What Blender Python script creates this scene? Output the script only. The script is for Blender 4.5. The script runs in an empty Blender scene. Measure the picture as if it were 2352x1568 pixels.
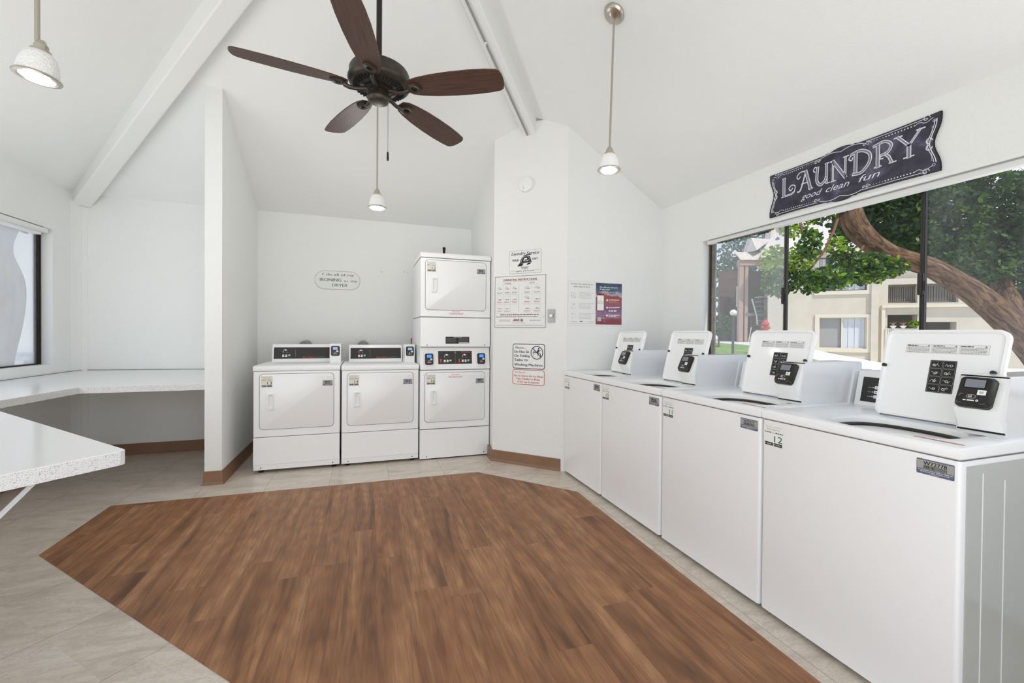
import bpy, bmesh, math, random
from math import sin, cos, pi, radians, sqrt
from mathutils import Vector, Matrix, noise
random.seed(7)
SC = bpy.context.scene
COL = SC.collection
# ------------------------------------------------------------------ colours / materials
def lin(c):
    return tuple(((v/255)/12.92 if v/255 <= .04045 else (((v/255)+.055)/1.055)**2.4) for v in c)
def setin(n, k, v):
    if k in n.inputs: n.inputs[k].default_value = v
def mat(name, rgb, rough=.5, metal=0, spec=.5, coat=0, bump=0, bscale=100, var=0, vscale=3, emit=0, ergb=None, sub=0):
    m = bpy.data.materials.new(name); m.use_nodes = True
    nt = m.node_tree; b = nt.nodes['Principled BSDF']
    c = lin(rgb); b.inputs['Base Color'].default_value = (*c, 1)
    b.inputs['Roughness'].default_value = rough; b.inputs['Metallic'].default_value = metal
    setin(b, 'Specular IOR Level', spec); setin(b, 'Coat Weight', coat); setin(b, 'Coat Roughness', .08)
    if emit:
        b.inputs['Emission Color'].default_value = (*lin(ergb or rgb), 1); b.inputs['Emission Strength'].default_value = emit
    tc = None
    if bump or var:
        tc = nt.nodes.new('ShaderNodeTexCoord')
    if bump:
        n = nt.nodes.new('ShaderNodeTexNoise'); n.inputs['Scale'].default_value = bscale; n.inputs['Detail'].default_value = 3
        bp = nt.nodes.new('ShaderNodeBump'); bp.inputs['Strength'].default_value = bump; bp.inputs['Distance'].default_value = .01
        nt.links.new(tc.outputs['Object'], n.inputs['Vector']); nt.links.new(n.outputs['Fac'], bp.inputs['Height'])
        nt.links.new(bp.outputs['Normal'], b.inputs['Normal'])
    if var:
        n = nt.nodes.new('ShaderNodeTexNoise'); n.inputs['Scale'].default_value = vscale; n.inputs['Detail'].default_value = 4
        r = nt.nodes.new('ShaderNodeValToRGB'); r.color_ramp.elements[0].position = .3; r.color_ramp.elements[1].position = .7
        r.color_ramp.elements[0].color = (*[x*(1-var) for x in c], 1); r.color_ramp.elements[1].color = (*[min(1, x*(1+var)) for x in c], 1)
        nt.links.new(tc.outputs['Object'], n.inputs['Vector']); nt.links.new(n.outputs['Fac'], r.inputs['Fac'])
        nt.links.new(r.outputs['Color'], b.inputs['Base Color'])
    return m
class G:                                   # tiny node-graph helper
    def __init__(s, m):
        s.nt = m.node_tree; s.b = s.nt.nodes['Principled BSDF']
    def n(s, t, **k):
        x = s.nt.nodes.new(t)
        for a, v in k.items(): setattr(x, a, v)
        return x
    def l(s, a, b): s.nt.links.new(a, b)
    def math(s, op, a, b=0.0, c=0.0):
        x = s.n('ShaderNodeMath', operation=op)
        for i, v in enumerate((a, b, c)):
            if isinstance(v, (int, float)): x.inputs[i].default_value = v
            else: s.l(v, x.inputs[i])
        return x.outputs[0]
    def mix(s, f, a, b):
        x = s.n('ShaderNodeMix', data_type='RGBA')
        for i, v in ((0, f), (6, a), (7, b)):
            if isinstance(v, (int, float)): x.inputs[i].default_value = v
            elif isinstance(v, tuple): x.inputs[i].default_value = (*v, 1)
            else: s.l(v, x.inputs[i])
        return x.outputs[2]
    def noise(s, vec, sc, det=4, rough=.5, dist=0):
        x = s.n('ShaderNodeTexNoise'); x.inputs['Scale'].default_value = sc; x.inputs['Detail'].default_value = det
        x.inputs['Roughness'].default_value = rough; x.inputs['Distortion'].default_value = dist
        s.l(vec, x.inputs['Vector']); return x.outputs['Fac']
    def ramp(s, f, pts):
        x = s.n('ShaderNodeValToRGB'); e = x.color_ramp.elements
        while len(e) < len(pts): e.new(.5)
        for i, (p, c) in enumerate(pts): e[i].position = p; e[i].color = (*c, 1) if len(c) == 3 else c
        s.l(f, x.inputs['Fac']); return x.outputs['Color']
    def comb(s, x, y, z=0.0):
        c = s.n('ShaderNodeCombineXYZ')
        for i, v in enumerate((x, y, z)):
            if isinstance(v, (int, float)): c.inputs[i].default_value = v
            else: s.l(v, c.inputs[i])
        return c.outputs[0]
    def bump(s, h, st=.3, d=.005):
        x = s.n('ShaderNodeBump'); x.inputs['Strength'].default_value = st; x.inputs['Distance'].default_value = d
        s.l(h, x.inputs['Height']); s.l(x.outputs[0], s.b.inputs['Normal'])

WALLC = (239, 240, 238)
M = {}
M['wall'] = mat('wall_paint', WALLC, .55, bump=.25, bscale=90, spec=.3)
M['ceil'] = mat('ceiling_paint', (240, 241, 239), .8, bump=.15, bscale=120, spec=.2)
M['beam'] = mat('beam_paint', (238, 239, 236), .6, bump=.15, bscale=60, spec=.3)
M['enamel'] = mat('white_enamel', (246, 247, 247), .3, spec=.5, coat=.15)
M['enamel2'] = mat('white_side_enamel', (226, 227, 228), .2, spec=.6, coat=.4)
M['side'] = mat('shaded_side_enamel', (184, 187, 183), .12, spec=.6, coat=.6)  # white enamel with the shade on the washer flank put into its grey
M['plastic_w'] = mat('white_plastic', (242, 243, 241), .4)
M['seam'] = mat('seam_grey', (112, 112, 111), .6)
M['black'] = mat('black_plastic', (28, 27, 26), .35)
M['blackpanel'] = mat('black_panel_film', (38, 36, 33), .32)
M['rubber'] = mat('black_rubber', (16, 16, 16), .8)
M['steel'] = mat('brushed_steel', (150, 150, 148), .3, metal=.9); M['raceway'] = mat('raceway_grey', (150, 150, 148), .5)
M['nickel'] = mat('brushed_nickel', (190, 183, 172), .28, metal=.95)
M['chrome'] = mat('bright_duct_foil', (150, 148, 142), .35, metal=.8, bump=.5, bscale=60)
M['bronze'] = mat('aged_bronze', (64, 59, 50), .42, metal=.45, var=.3, vscale=30)
M['bronze_dark'] = mat('dark_bronze', (40, 33, 29), .5, metal=.3)
M['base'] = mat('brown_vinyl_base', (140, 106, 82), .45, var=.08, vscale=8)
M['white'] = mat('label_white', (242, 242, 238), .5)
M['paper'] = mat('paper_white', (236, 236, 234), .35)
M['grey'] = mat('label_grey', (165, 163, 158), .45)
M['lgrey'] = mat('light_print_grey', (188, 187, 184), .6)
M['mgrey'] = mat('mid_print_grey', (130, 129, 126), .6)
M['dgrey'] = mat('dark_print', (46, 44, 44), .6)
M['ink'] = mat('black_print', (24, 24, 26), .6)
M['navy'] = mat('navy_print', (34, 38, 74), .5)
M['slate'] = mat('slate_blue_print', (92, 104, 128), .5)
M['green'] = mat('green_print', (34, 106, 62), .5)
M['red'] = mat('red_print', (192, 52, 46), .5)
M['maroon'] = mat('maroon_print', (140, 30, 38), .5)
M['orange'] = mat('glowing_orange_print', (222, 74, 34), .5, emit=.25)  # printed colour with a slight glow added
M['pinkred'] = mat('faded_red_print', (222, 160, 152), .5)
M['sticker'] = mat('cream_sticker', (226, 224, 212), .5)
M['teal'] = mat('muted_teal_print', (128, 150, 142), .5)
M['kgreen'] = mat('green_key', (44, 128, 92), .4)
M['chalk'] = mat('chalk_white', (226, 226, 232), .8)
M['chalk2'] = mat('chalk_fill', (132, 132, 148), .8)
M['copper'] = mat('copper', (176, 96, 56), .35, metal=.8)
M['screen'] = mat('grey_screen', (120, 126, 136), .15, coat=1)
M['screen_blue'] = mat('lit_blue_screen', (70, 130, 215), .2, emit=.6, ergb=(80, 145, 230))
M['screen_pale'] = mat('lit_pale_screen', (140, 160, 200), .2, emit=.35, ergb=(140, 160, 205))
M['white_metal'] = mat('white_painted_metal', (236, 237, 240), .35)
M['glass_white'] = mat('opal_glass', (244, 244, 242), .25, coat=.6, spec=.6)
M['opal_old'] = mat('speckled_opal_glass', (240, 240, 238), .4, bump=.8, bscale=120)
M['lens'] = mat('frosted_lens', (236, 236, 232), .3, emit=.35, ergb=(255, 253, 248))
M['alu_dark'] = mat('dark_bronze_frame', (52, 50, 47), .4, metal=.4)
M['alu_mid'] = mat('weathered_frame', (118, 112, 102), .45, metal=.5, var=.2, vscale=20)
M['board'] = mat('sign_board', (235, 235, 232), .5)

def tile_mat(name, ang):
    m = mat(name, (200, 190, 178), .32, spec=.4); g = G(m)
    tc = g.n('ShaderNodeTexCoord'); mp = g.n('ShaderNodeMapping'); g.l(tc.outputs['Object'], mp.inputs['Vector'])
    mp.inputs['Rotation'].default_value = (0, 0, ang)
    sp = g.n('ShaderNodeSeparateXYZ'); g.l(mp.outputs[0], sp.inputs[0])
    x, y = sp.outputs[0], sp.outputs[1]
    u = g.math('DIVIDE', g.math('ADD', x, TOFF[ang][0]), .449)
    fu = g.math('FRACT', u); cu = g.math('FLOOR', u)
    v = g.math('DIVIDE', g.math('ADD', y, TOFF[ang][1]), .9)
    fv = g.math('FRACT', v); cv = g.math('FLOOR', v)
    j = g.math('MAXIMUM', g.math('LESS_THAN', fu, .0045), g.math('LESS_THAN', fv, -1.0))
    st = g.comb(g.math('MULTIPLY', x, .55), g.math('MULTIPLY', y, 2.2), g.math('ADD', cu, g.math('MULTIPLY', cv, 3.7)))
    rot = g.n('ShaderNodeMapping'); g.l(tc.outputs['Object'], rot.inputs['Vector']); rot.inputs['Rotation'].default_value = (0, 0, -.5); rot.inputs['Scale'].default_value = (1.2, 3.2, 1)
    add = g.n('ShaderNodeVectorMath', operation='ADD'); g.l(rot.outputs[0], add.inputs[0]); g.l(g.comb(g.math('MULTIPLY', cu, 3.1), g.math('MULTIPLY', cv, 5.3), 0.0), add.inputs[1])
    n1 = g.noise(add.outputs[0], 2.2, 8, .62, 1.2); n2 = g.noise(add.outputs[0], 9, 6, .6, .6)
    base = g.ramp(n1, [(.25, lin((176, 162, 146))), (.5, lin((210, 198, 184))), (.75, lin((226, 218, 206)))])
    c2 = g.mix(g.math('MULTIPLY', n2, .35), base, lin((220, 212, 202)))
    veins = g.ramp(g.noise(add.outputs[0], 5, 10, .7, 2.5), [(.47, (0, 0, 0)), (.5, (1, 1, 1)), (.53, (0, 0, 0))])
    c3 = g.mix(g.math('MULTIPLY', veins, .34), c2, lin((150, 132, 112)))
    c4 = g.mix(j, c3, lin((128, 112, 98)))
    g.l(c4, g.b.inputs['Base Color']); g.bump(g.math('MULTIPLY', j, -1.0), .3, .001)
    return m
TOFF = {0: (.707+.449*10, .35), pi/4: (3.232+.449*20, .2), -pi/4: (0.0, 0.0)}

def wood_floor():
    m = mat('vinyl_wood_planks', (140, 98, 72), .42, spec=.28); g = G(m)
    tc = g.n('ShaderNodeTexCoord'); sp = g.n('ShaderNodeSeparateXYZ'); g.l(tc.outputs['Object'], sp.inputs[0])
    x, y = sp.outputs[0], sp.outputs[1]
    u = g.math('DIVIDE', g.math('ADD', x, 10.03), .153); cu = g.math('FLOOR', u); fu = g.math('FRACT', u)
    wn = g.n('ShaderNodeTexWhiteNoise', noise_dimensions='1D'); g.l(cu, wn.inputs['W'])
    v = g.math('DIVIDE', g.math('ADD', y, g.math('MULTIPLY', wn.outputs['Value'], 1.22)), 1.22); cv = g.math('FLOOR', v); fv = g.math('FRACT', v)
    wn2 = g.n('ShaderNodeTexWhiteNoise', noise_dimensions='2D'); g.l(g.comb(cu, cv), wn2.inputs['Vector'])
    r = wn2.outputs['Value']
    px = g.math('ADD', x, g.math('MULTIPLY', r, 37.0)); py = g.math('ADD', y, g.math('MULTIPLY', r, 91.0))
    vec = g.comb(g.math('MULTIPLY', px, 9.0), g.math('MULTIPLY', py, 1.0), r)
    big = g.noise(vec, 1.1, 3, .5, .8)
    vecf = g.comb(g.math('MULTIPLY', px, 70.0), g.math('MULTIPLY', py, 3.0), r)
    fine = g.ramp(g.noise(vecf, 1.5, 5, .6, .8), [(.40, (0, 0, 0)), (.66, (1, 1, 1))])
    wv = g.n('ShaderNodeTexWave', wave_type='RINGS', rings_direction='X'); wv.inputs['Scale'].default_value = 1.6; wv.inputs['Distortion'].default_value = 11; wv.inputs['Detail'].default_value = 3; wv.inputs['Detail Scale'].default_value = .7
    g.l(g.comb(g.math('MULTIPLY', px, 7.0), g.math('MULTIPLY', py, 1.1), r), wv.inputs['Vector'])
    base = g.ramp(big, [(.28, lin((92, 62, 42))), (.40, lin((146, 100, 66))), (.58, lin((176, 126, 86))), (.75, lin((198, 152, 110)))])
    c1 = g.mix(g.math('MULTIPLY', fine, .45), base, lin((98, 68, 50)))
    c2 = g.mix(g.math('MULTIPLY', wv.outputs['Fac'], .22), c1, lin((96, 62, 46)))
    tint = g.ramp(r, [(0, lin((124, 86, 60))), (.5, lin((154, 118, 88))), (1, lin((158, 104, 70)))])
    mid = g.noise(g.comb(g.math('MULTIPLY', px, 24.0), g.math('MULTIPLY', py, 1.5), r), 1.3, 4, .55, 1.2)
    c2b = g.mix(g.math('MULTIPLY', g.ramp(mid, [(.5, (0, 0, 0)), (.68, (1, 1, 1))]), .5), c2, lin((88, 60, 46)))
    c3 = g.mix(.12, c2b, tint)
    j = g.math('MAXIMUM', g.math('LESS_THAN', fu, .006), g.math('LESS_THAN', fv, .001))
    c4 = g.mix(g.math('MULTIPLY', j, .38), c3, lin((60, 40, 30)))
    g.l(c4, g.b.inputs['Base Color']); g.bump(fine, .12, .001)
    return m
M['wood'] = wood_floor()
M['tile'] = tile_mat('travertine_tile', 0); M['tile_d'] = tile_mat('travertine_tile_diagonal', pi/4); M['tile_e'] = tile_mat('travertine_tile_cross_diagonal', pi/4)

def specks(name, rgb, dark, sc=180, thr=.1, rough=.3):
    m = mat(name, rgb, rough, coat=.4); g = G(m); tc = g.n('ShaderNodeTexCoord')
    v = g.n('ShaderNodeTexVoronoi'); v.inputs['Randomness'].default_value = 1; v.inputs['Scale'].default_value = sc; g.l(tc.outputs['Object'], v.inputs['Vector'])
    n = g.noise(tc.outputs['Object'], sc*.35, 3)
    d = g.math('LESS_THAN', g.math('ADD', v.outputs['Distance'], g.math('MULTIPLY', n, .6)), thr+.3)
    c = g.mix(g.math('MULTIPLY', d, .8), lin(rgb), lin(dark))
    g.l(c, g.b.inputs['Base Color']); return m
M['counter'] = specks('speckled_laminate_top', (238, 238, 237), (205, 205, 206), 210, .12)
M['counter_edge'] = specks('speckled_laminate_edge', (226, 226, 225), (112, 112, 114), 300, .27)

def fanwood():
    m = mat('walnut_blade', (70, 42, 34), .5, coat=0, spec=.5); g = G(m); tc = g.n('ShaderNodeTexCoord')
    mp = g.n('ShaderNodeMapping'); mp.inputs['Scale'].default_value = (4, 90, 4); g.l(tc.outputs['Object'], mp.inputs['Vector'])
    n = g.noise(mp.outputs[0], 1.5, 5)
    g.l(g.ramp(n, [(.3, lin((56, 36, 28))), (.7, lin((88, 60, 46)))]), g.b.inputs['Base Color']); return m
M['blade'] = fanwood()
def chalkboard():
    m = mat('chalkboard', (52, 50, 62), .7); g = G(m); tc = g.n('ShaderNodeTexCoord')
    n = g.noise(tc.outputs['Object'], 9, 5, .6, .6)
    g.l(g.ramp(n, [(.35, lin((46, 44, 56))), (.55, lin((62, 60, 76))), (.75, lin((110, 108, 130)))]), g.b.inputs['Base Color']); return m
M['chalkboard'] = chalkboard()
def glass(name, dust, streak=.5, col=(235, 238, 238)):
    m = bpy.data.materials.new(name); m.use_nodes = True; nt = m.node_tree; nt.nodes.clear()
    o = nt.nodes.new('ShaderNodeOutputMaterial'); t = nt.nodes.new('ShaderNodeBsdfTransparent'); t.inputs[0].default_value = (.97, .98, .98, 1)
    gl = nt.nodes.new('ShaderNodeBsdfGlossy'); gl.inputs['Roughness'].default_value = .2
    tr = nt.nodes.new('ShaderNodeBsdfTranslucent'); tr.inputs[0].default_value = (*lin(col), 1)
    df = nt.nodes.new('ShaderNodeBsdfDiffuse'); df.inputs[0].default_value = (*lin(col), 1)
    a1 = nt.nodes.new('ShaderNodeMixShader'); a1.inputs[0].default_value = .65; nt.links.new(tr.outputs[0], a1.inputs[1]); nt.links.new(df.outputs[0], a1.inputs[2])
    fr = nt.nodes.new('ShaderNodeMixShader'); fr.inputs[0].default_value = .004; nt.links.new(t.outputs[0], fr.inputs[1]); nt.links.new(gl.outputs[0], fr.inputs[2])
    mx = nt.nodes.new('ShaderNodeMixShader'); nt.links.new(fr.outputs[0], mx.inputs[1]); nt.links.new(a1.outputs[0], mx.inputs[2])
    tc = nt.nodes.new('ShaderNodeTexCoord'); mp = nt.nodes.new('ShaderNodeMapping'); mp.inputs['Scale'].default_value = (1, 1, .35); nt.links.new(tc.outputs['Object'], mp.inputs[0])
    n = nt.nodes.new('ShaderNodeTexNoise'); n.inputs['Scale'].default_value = 3.5; n.inputs['Detail'].default_value = 8; nt.links.new(mp.outputs[0], n.inputs['Vector'])
    mr = nt.nodes.new('ShaderNodeMapRange'); mr.inputs[1].default_value = .3; mr.inputs[2].default_value = .75
    mr.inputs[3].default_value = dust*(1-streak); mr.inputs[4].default_value = dust*(1+streak); nt.links.new(n.outputs['Fac'], mr.inputs[0])
    nt.links.new(mr.outputs[0], mx.inputs[0]); nt.links.new(mx.outputs[0], o.inputs[0]); return m
M['glass_clear'] = glass('clear_glass', .01); M['glass_haze'] = glass('dusty_glass', .27, .3); M['glass_milky'] = glass('milky_dusty_glass', .78, .12)
M['glass_film'] = glass('lightly_dusty_glass', .09, .7)

# ------------------------------------------------------------------ mesh helpers
def obj(name, bm, m, parent=None, smooth=False, loc=None, angle=None):
    bmesh.ops.recalc_face_normals(bm, faces=bm.faces)
    me = bpy.data.meshes.new(name); bm.to_mesh(me); bm.free()
    ms = m if isinstance(m, (list, tuple)) else [m]
    for x in ms: me.materials.append(x)
    if smooth:
        for p in me.polygons: p.use_smooth = True
        if angle is not None:
            try: me.set_sharp_from_angle(angle=radians(angle))
            except Exception: pass
    o = bpy.data.objects.new(name, me); COL.objects.link(o)
    if parent is not None: o.parent = parent
    if loc: o.location = loc
    return o
def thing(name, label, cat, loc=(0, 0, 0), rotz=0, group=None):
    o = bpy.data.objects.new(name, None); COL.objects.link(o); o.location = loc; o.rotation_euler = (0, 0, rotz)
    o.empty_display_size = .1
    o['label'] = label; o['category'] = cat
    if group: o['group'] = group
    return o
def tag(o, label, cat, group=None, kind=None):
    o['label'] = label; o['category'] = cat
    if group: o['group'] = group
    if kind: o['kind'] = kind
    return o
def struct(name, bm, m, parent=None, **k):
    o = obj(name, bm, m, parent, **k)
    if parent is None: o['kind'] = 'structure'
    return o
def lab(o, s): o['label'] = s; return o
def NB(): return bmesh.new()
def box(bm, x0, y0, z0, x1, y1, z1, mi=0, bev=0, seg=2):
    vs = [bm.verts.new(p) for p in ((x0, y0, z0), (x1, y0, z0), (x1, y1, z0), (x0, y1, z0), (x0, y0, z1), (x1, y0, z1), (x1, y1, z1), (x0, y1, z1))]
    fs = [bm.faces.new([vs[i] for i in f]) for f in ((0, 3, 2, 1), (4, 5, 6, 7), (0, 1, 5, 4), (1, 2, 6, 5), (2, 3, 7, 6), (3, 0, 4, 7))]
    for f in fs: f.material_index = mi
    if bev:
        es = list({e for f in fs for e in f.edges})
        bmesh.ops.bevel(bm, geom=es, offset=bev, segments=seg, affect='EDGES', clamp_overlap=True)
    return bm
def quad(bm, *ps, mi=0):
    f = bm.faces.new([bm.verts.new(p) for p in ps]); f.material_index = mi; return f
def prism(bm, pts, d, mi=0):           # pts: 3D polygon, extruded by vector d
    d = Vector(d); a = [bm.verts.new(p) for p in pts]; b = [bm.verts.new(Vector(p)+d) for p in pts]; n = len(pts)
    fs = [bm.faces.new(a[::-1]), bm.faces.new(b)]+[bm.faces.new((a[i], a[(i+1) % n], b[(i+1) % n], b[i])) for i in range(n)]
    for f in fs: f.material_index = mi
    return bm
def lathe(bm, prof, n=32, axis=None, mi=0, cap=True, mat4=None):   # prof [(r,z)...]
    rings = []
    for r, z in prof:
        ring = []
        for i in range(n):
            a = 2*pi*i/n; p = Vector((r*cos(a), r*sin(a), z))
            if mat4: p = mat4 @ p
            ring.append(bm.verts.new(p))
        rings.append(ring)
    for a, b in zip(rings, rings[1:]):
        for i in range(n):
            f = bm.faces.new((a[i], a[(i+1) % n], b[(i+1) % n], b[i])); f.material_index = mi
    if cap:
        for rg in (rings[0][::-1], rings[-1]):
            f = bm.faces.new(rg); f.material_index = mi
    return bm
def tube(bm, pts, r, n=8, mi=0, cap=True, up=None):
    pts = [Vector(p) for p in pts]; rs = r if isinstance(r, (list, tuple)) else [r]*len(pts); rings = []
    pu = Vector(up) if up else None
    for i, p in enumerate(pts):
        t = (pts[min(i+1, len(pts)-1)]-pts[max(i-1, 0)]).normalized()
        if pu is None: pu = Vector((0, 0, 1)) if abs(t.z) < .9 else Vector((1, 0, 0))
        a = (pu-t*pu.dot(t)).normalized(); b = t.cross(a); pu = a
        rings.append([bm.verts.new(p+(a*cos(2*pi*k/n)+b*sin(2*pi*k/n))*rs[i]) for k in range(n)])
    for a, b in zip(rings, rings[1:]):
        for k in range(n):
            f = bm.faces.new((a[k], a[(k+1) % n], b[(k+1) % n], b[k])); f.material_index = mi
    if cap:
        for rg in (rings[0][::-1], rings[-1]):
            f = bm.faces.new(rg); f.material_index = mi
    return bm
def rrect(x0, y0, x1, y1, r, n=6):
    out = []
    for cx, cy, a0 in ((x1-r, y0+r, -pi/2), (x1-r, y1-r, 0), (x0+r, y1-r, pi/2), (x0+r, y0+r, pi)):
        for i in range(n+1):
            a = a0+pi/2*i/n; out.append((cx+r*cos(a), cy+r*sin(a)))
    return out
def loft(bm, loops, mi=0, cap0=False, cap1=False):
    R = [[bm.verts.new(p) for p in lp] for lp in loops]; n = len(R[0])
    for a, b in zip(R, R[1:]):
        for i in range(n):
            f = bm.faces.new((a[i], a[(i+1) % n], b[(i+1) % n], b[i])); f.material_index = mi
    if cap0: bm.faces.new(R[0][::-1]).material_index = mi
    if cap1: bm.faces.new(R[-1]).material_index = mi
    return bm
FONTCACHE = {}
def text_geo(s):
    if s not in FONTCACHE:
        c = bpy.data.curves.new('t', 'FONT'); c.body = s; c.size = 1; c.resolution_u = 3
        o = bpy.data.objects.new('t', c); COL.objects.link(o)
        me = o.to_mesh()
        vs = [(v.co.x, v.co.y) for v in me.vertices]; fs = [tuple(p.vertices) for p in me.polygons]
        o.to_mesh_clear(); bpy.data.objects.remove(o); bpy.data.curves.remove(c)
        xs = [v[0] for v in vs] or [0]; FONTCACHE[s] = (vs, fs, min(xs), max(xs))
    return FONTCACHE[s]
class Art:                                # flat graphics in a (u, v) plane; w lifts off the plane
    def __init__(s): s.bm = bmesh.new(); s.ms = []
    def mi(s, m):
        m = M[m] if isinstance(m, str) else m
        if m not in s.ms: s.ms.append(m)
        return s.ms.index(m)
    def poly(s, pts, m, w=0):
        try: f = s.bm.faces.new([s.bm.verts.new((x, y, w)) for x, y in pts]); f.material_index = s.mi(m)
        except ValueError: pass
    def rect(s, x0, y0, x1, y1, m, w=0): s.poly([(x0, y0), (x1, y0), (x1, y1), (x0, y1)], m, w)
    def rr(s, x0, y0, x1, y1, r, m, w=0, n=5): s.poly(rrect(x0, y0, x1, y1, r, n), m, w)
    def frame(s, x0, y0, x1, y1, r, t, m, w=0, n=6):
        a = rrect(x0, y0, x1, y1, r, n); b = rrect(x0+t, y0+t, x1-t, y1-t, max(r-t, t*.2), n)
        for i in range(len(a)):
            j = (i+1) % len(a); s.poly([a[i], a[j], b[j], b[i]], m, w)
    def disc(s, x, y, r, m, w=0, n=20): s.poly([(x+r*cos(2*pi*i/n), y+r*sin(2*pi*i/n)) for i in range(n)], m, w)
    def ring(s, x, y, r, t, m, w=0, n=32, ry=None):
        ry = ry or r
        for i in range(n):
            a, b = 2*pi*i/n, 2*pi*(i+1)/n
            s.poly([(x+r*cos(a), y+ry*sin(a)), (x+r*cos(b), y+ry*sin(b)), (x+(r-t)*cos(b), y+(ry-t)*sin(b)), (x+(r-t)*cos(a), y+(ry-t)*sin(a))], m, w)
    def line(s, pts, t, m, w=0):
        w -= 2.5e-5
        for (x0, y0), (x1, y1) in zip(pts, pts[1:]):
            w += 2.5e-5 if w < .5 else 0
            d = sqrt((x1-x0)**2+(y1-y0)**2) or 1; nx, ny = -(y1-y0)/d*t/2, (x1-x0)/d*t/2
            ex, ey = (x1-x0)/d*t*.3, (y1-y0)/d*t*.3
            s.poly([(x0+nx-ex, y0+ny-ey), (x0-nx-ex, y0-ny-ey), (x1-nx+ex, y1-ny+ey), (x1+nx+ex, y1+ny+ey)], m, w)
    def curve(s, pts, t, m, w=0, n=6):     # catmull-rom stroke
        P = [pts[0]]+list(pts)+[pts[-1]]; out = []
        for i in range(1, len(P)-2):
            for k in range(n):
                u = k/n; a = .5
                out.append(tuple(.5*((2*P[i][j])+(-P[i-1][j]+P[i+1][j])*u+(2*P[i-1][j]-5*P[i][j]+4*P[i+1][j]-P[i+2][j])*u*u+(-P[i-1][j]+3*P[i][j]-3*P[i+1][j]+P[i+2][j])*u**3) for j in (0, 1)))
        out.append(pts[-1]); s.line(out, t, m, w)
    def text(s, st, x, y, size, m, w=0, width=None, al='l', shear=0, bold=0, rot=0, sx=1):
        vs, fs, a, b = text_geo(st); k = size; kx = (width/(b-a) if width else size*sx)
        mi = s.mi(m)
        for off in ([0] if not bold else [-bold, 0, bold]):
            w += 3e-5
            ox = x-(a*kx if al == 'l' else (a+b)/2*kx if al == 'c' else b*kx)+off
            V = []
            for px, py in vs:
                qx, qy = ox+px*kx+shear*py*k-x, py*k
                V.append(s.bm.verts.new((x+qx*cos(rot)-qy*sin(rot), y+qx*sin(rot)+qy*cos(rot), w)))
            for f in fs:
                try: ff = s.bm.faces.new([V[i] for i in f]); ff.material_index = mi
                except ValueError: pass
    def greek(s, x0, y, x1, h, m, w=0, seed=0):      # illegibly small print
        r = random.Random(seed+int(x0*9999)+int(y*99999)); x = x0
        while x < x1:
            l = h*r.uniform(1.2, 4); e = min(x+l, x1); s.rect(x, y, e, y+h*r.uniform(.7, 1), m, w); x = e+h*.5
    def build(s, name, frame, parent=None):
        s.bm.transform(frame)
        me = bpy.data.meshes.new(name); s.bm.to_mesh(me); s.bm.free()
        for m in s.ms: me.materials.append(m)
        o = bpy.data.objects.new(name, me); COL.objects.link(o)
        if parent is not None: o.parent = parent
        return o
def frame(o, u, v):
    u = Vector(u).normalized(); v = Vector(v).normalized(); n = u.cross(v)
    return Matrix(((u.x, v.x, n.x, o[0]), (u.y, v.y, n.y, o[1]), (u.z, v.z, n.z, o[2]), (0, 0, 0, 1)))
def copy_tree(o, parent=None):
    c = o.copy(); COL.objects.link(c); c.parent = parent
    for ch in list(o.children): copy_tree(ch, c)
    return c
# ------------------------------------------------------------------ the room
XW, XL, YB, YF = 2.608, -2.5, 5.10, -.62
AP = (.08, 2.24)
def zB(x, y):
    t = max(0, (YB-y))/2.86; return 2.425-.005*x+(YB-y)*(.5-.035*x)+.11*t**4
def zR(x, y=0): return 2.343+.64*(XW-x)
ZA = zR(AP[0])
def zL(x, y=0): return 2.437+(ZA-2.437)*(x-XL)/(AP[0]-XL)
def zF(x, y): return 2.39+(ZA-2.39)*(y-YF)/(AP[1]-YF)
def hipL(y): return XL+(YB-y)*(AP[0]-XL)/(YB-AP[1])
def hipR(y): return min(1.417+(y-3.62)*.958, XW) if y > AP[1] else AP[0]
# ceilings (thin slabs with a skin above)
def skin(bm, th=.08, ):
    r = bmesh.ops.extrude_face_region(bm, geom=list(bm.faces)); bmesh.ops.translate(bm, vec=(0, 0, th), verts=[v for v in r['geom'] if isinstance(v, bmesh.types.BMVert)])
bm = NB(); N = 20; rows = []
for i in range(N+1):
    y = YB+(AP[1]-YB)*i/N; a, b = hipL(y), max(hipR(y), AP[0]) if i < N else AP[0]
    rows.append([bm.verts.new((a+(b-a)*k/12, y, zB(a+(b-a)*k/12, y))) for k in range(13)])
for a, b in zip(rows, rows[1:]):
    for k in range(12): bm.faces.new((a[k], a[k+1], b[k+1], b[k]))
bmesh.ops.remove_doubles(bm, verts=bm.verts, dist=1e-4); skin(bm)
struct('ceiling', bm, M['ceil'], smooth=True, angle=30)
A3 = (*AP, ZA); HR = (XW, 3.62+(XW-1.417)/.958, zR(XW))
for pts in ([A3, HR, (XW, YF, zR(XW))], [A3, (XL, YF, 2.437), (XL, YB, 2.437)], [A3, (XW, YF, zR(XW)), (XL, YF, 2.437)]):
    bm = NB(); quad(bm, *pts); skin(bm); struct('ceiling', bm, M['ceil'])
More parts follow.
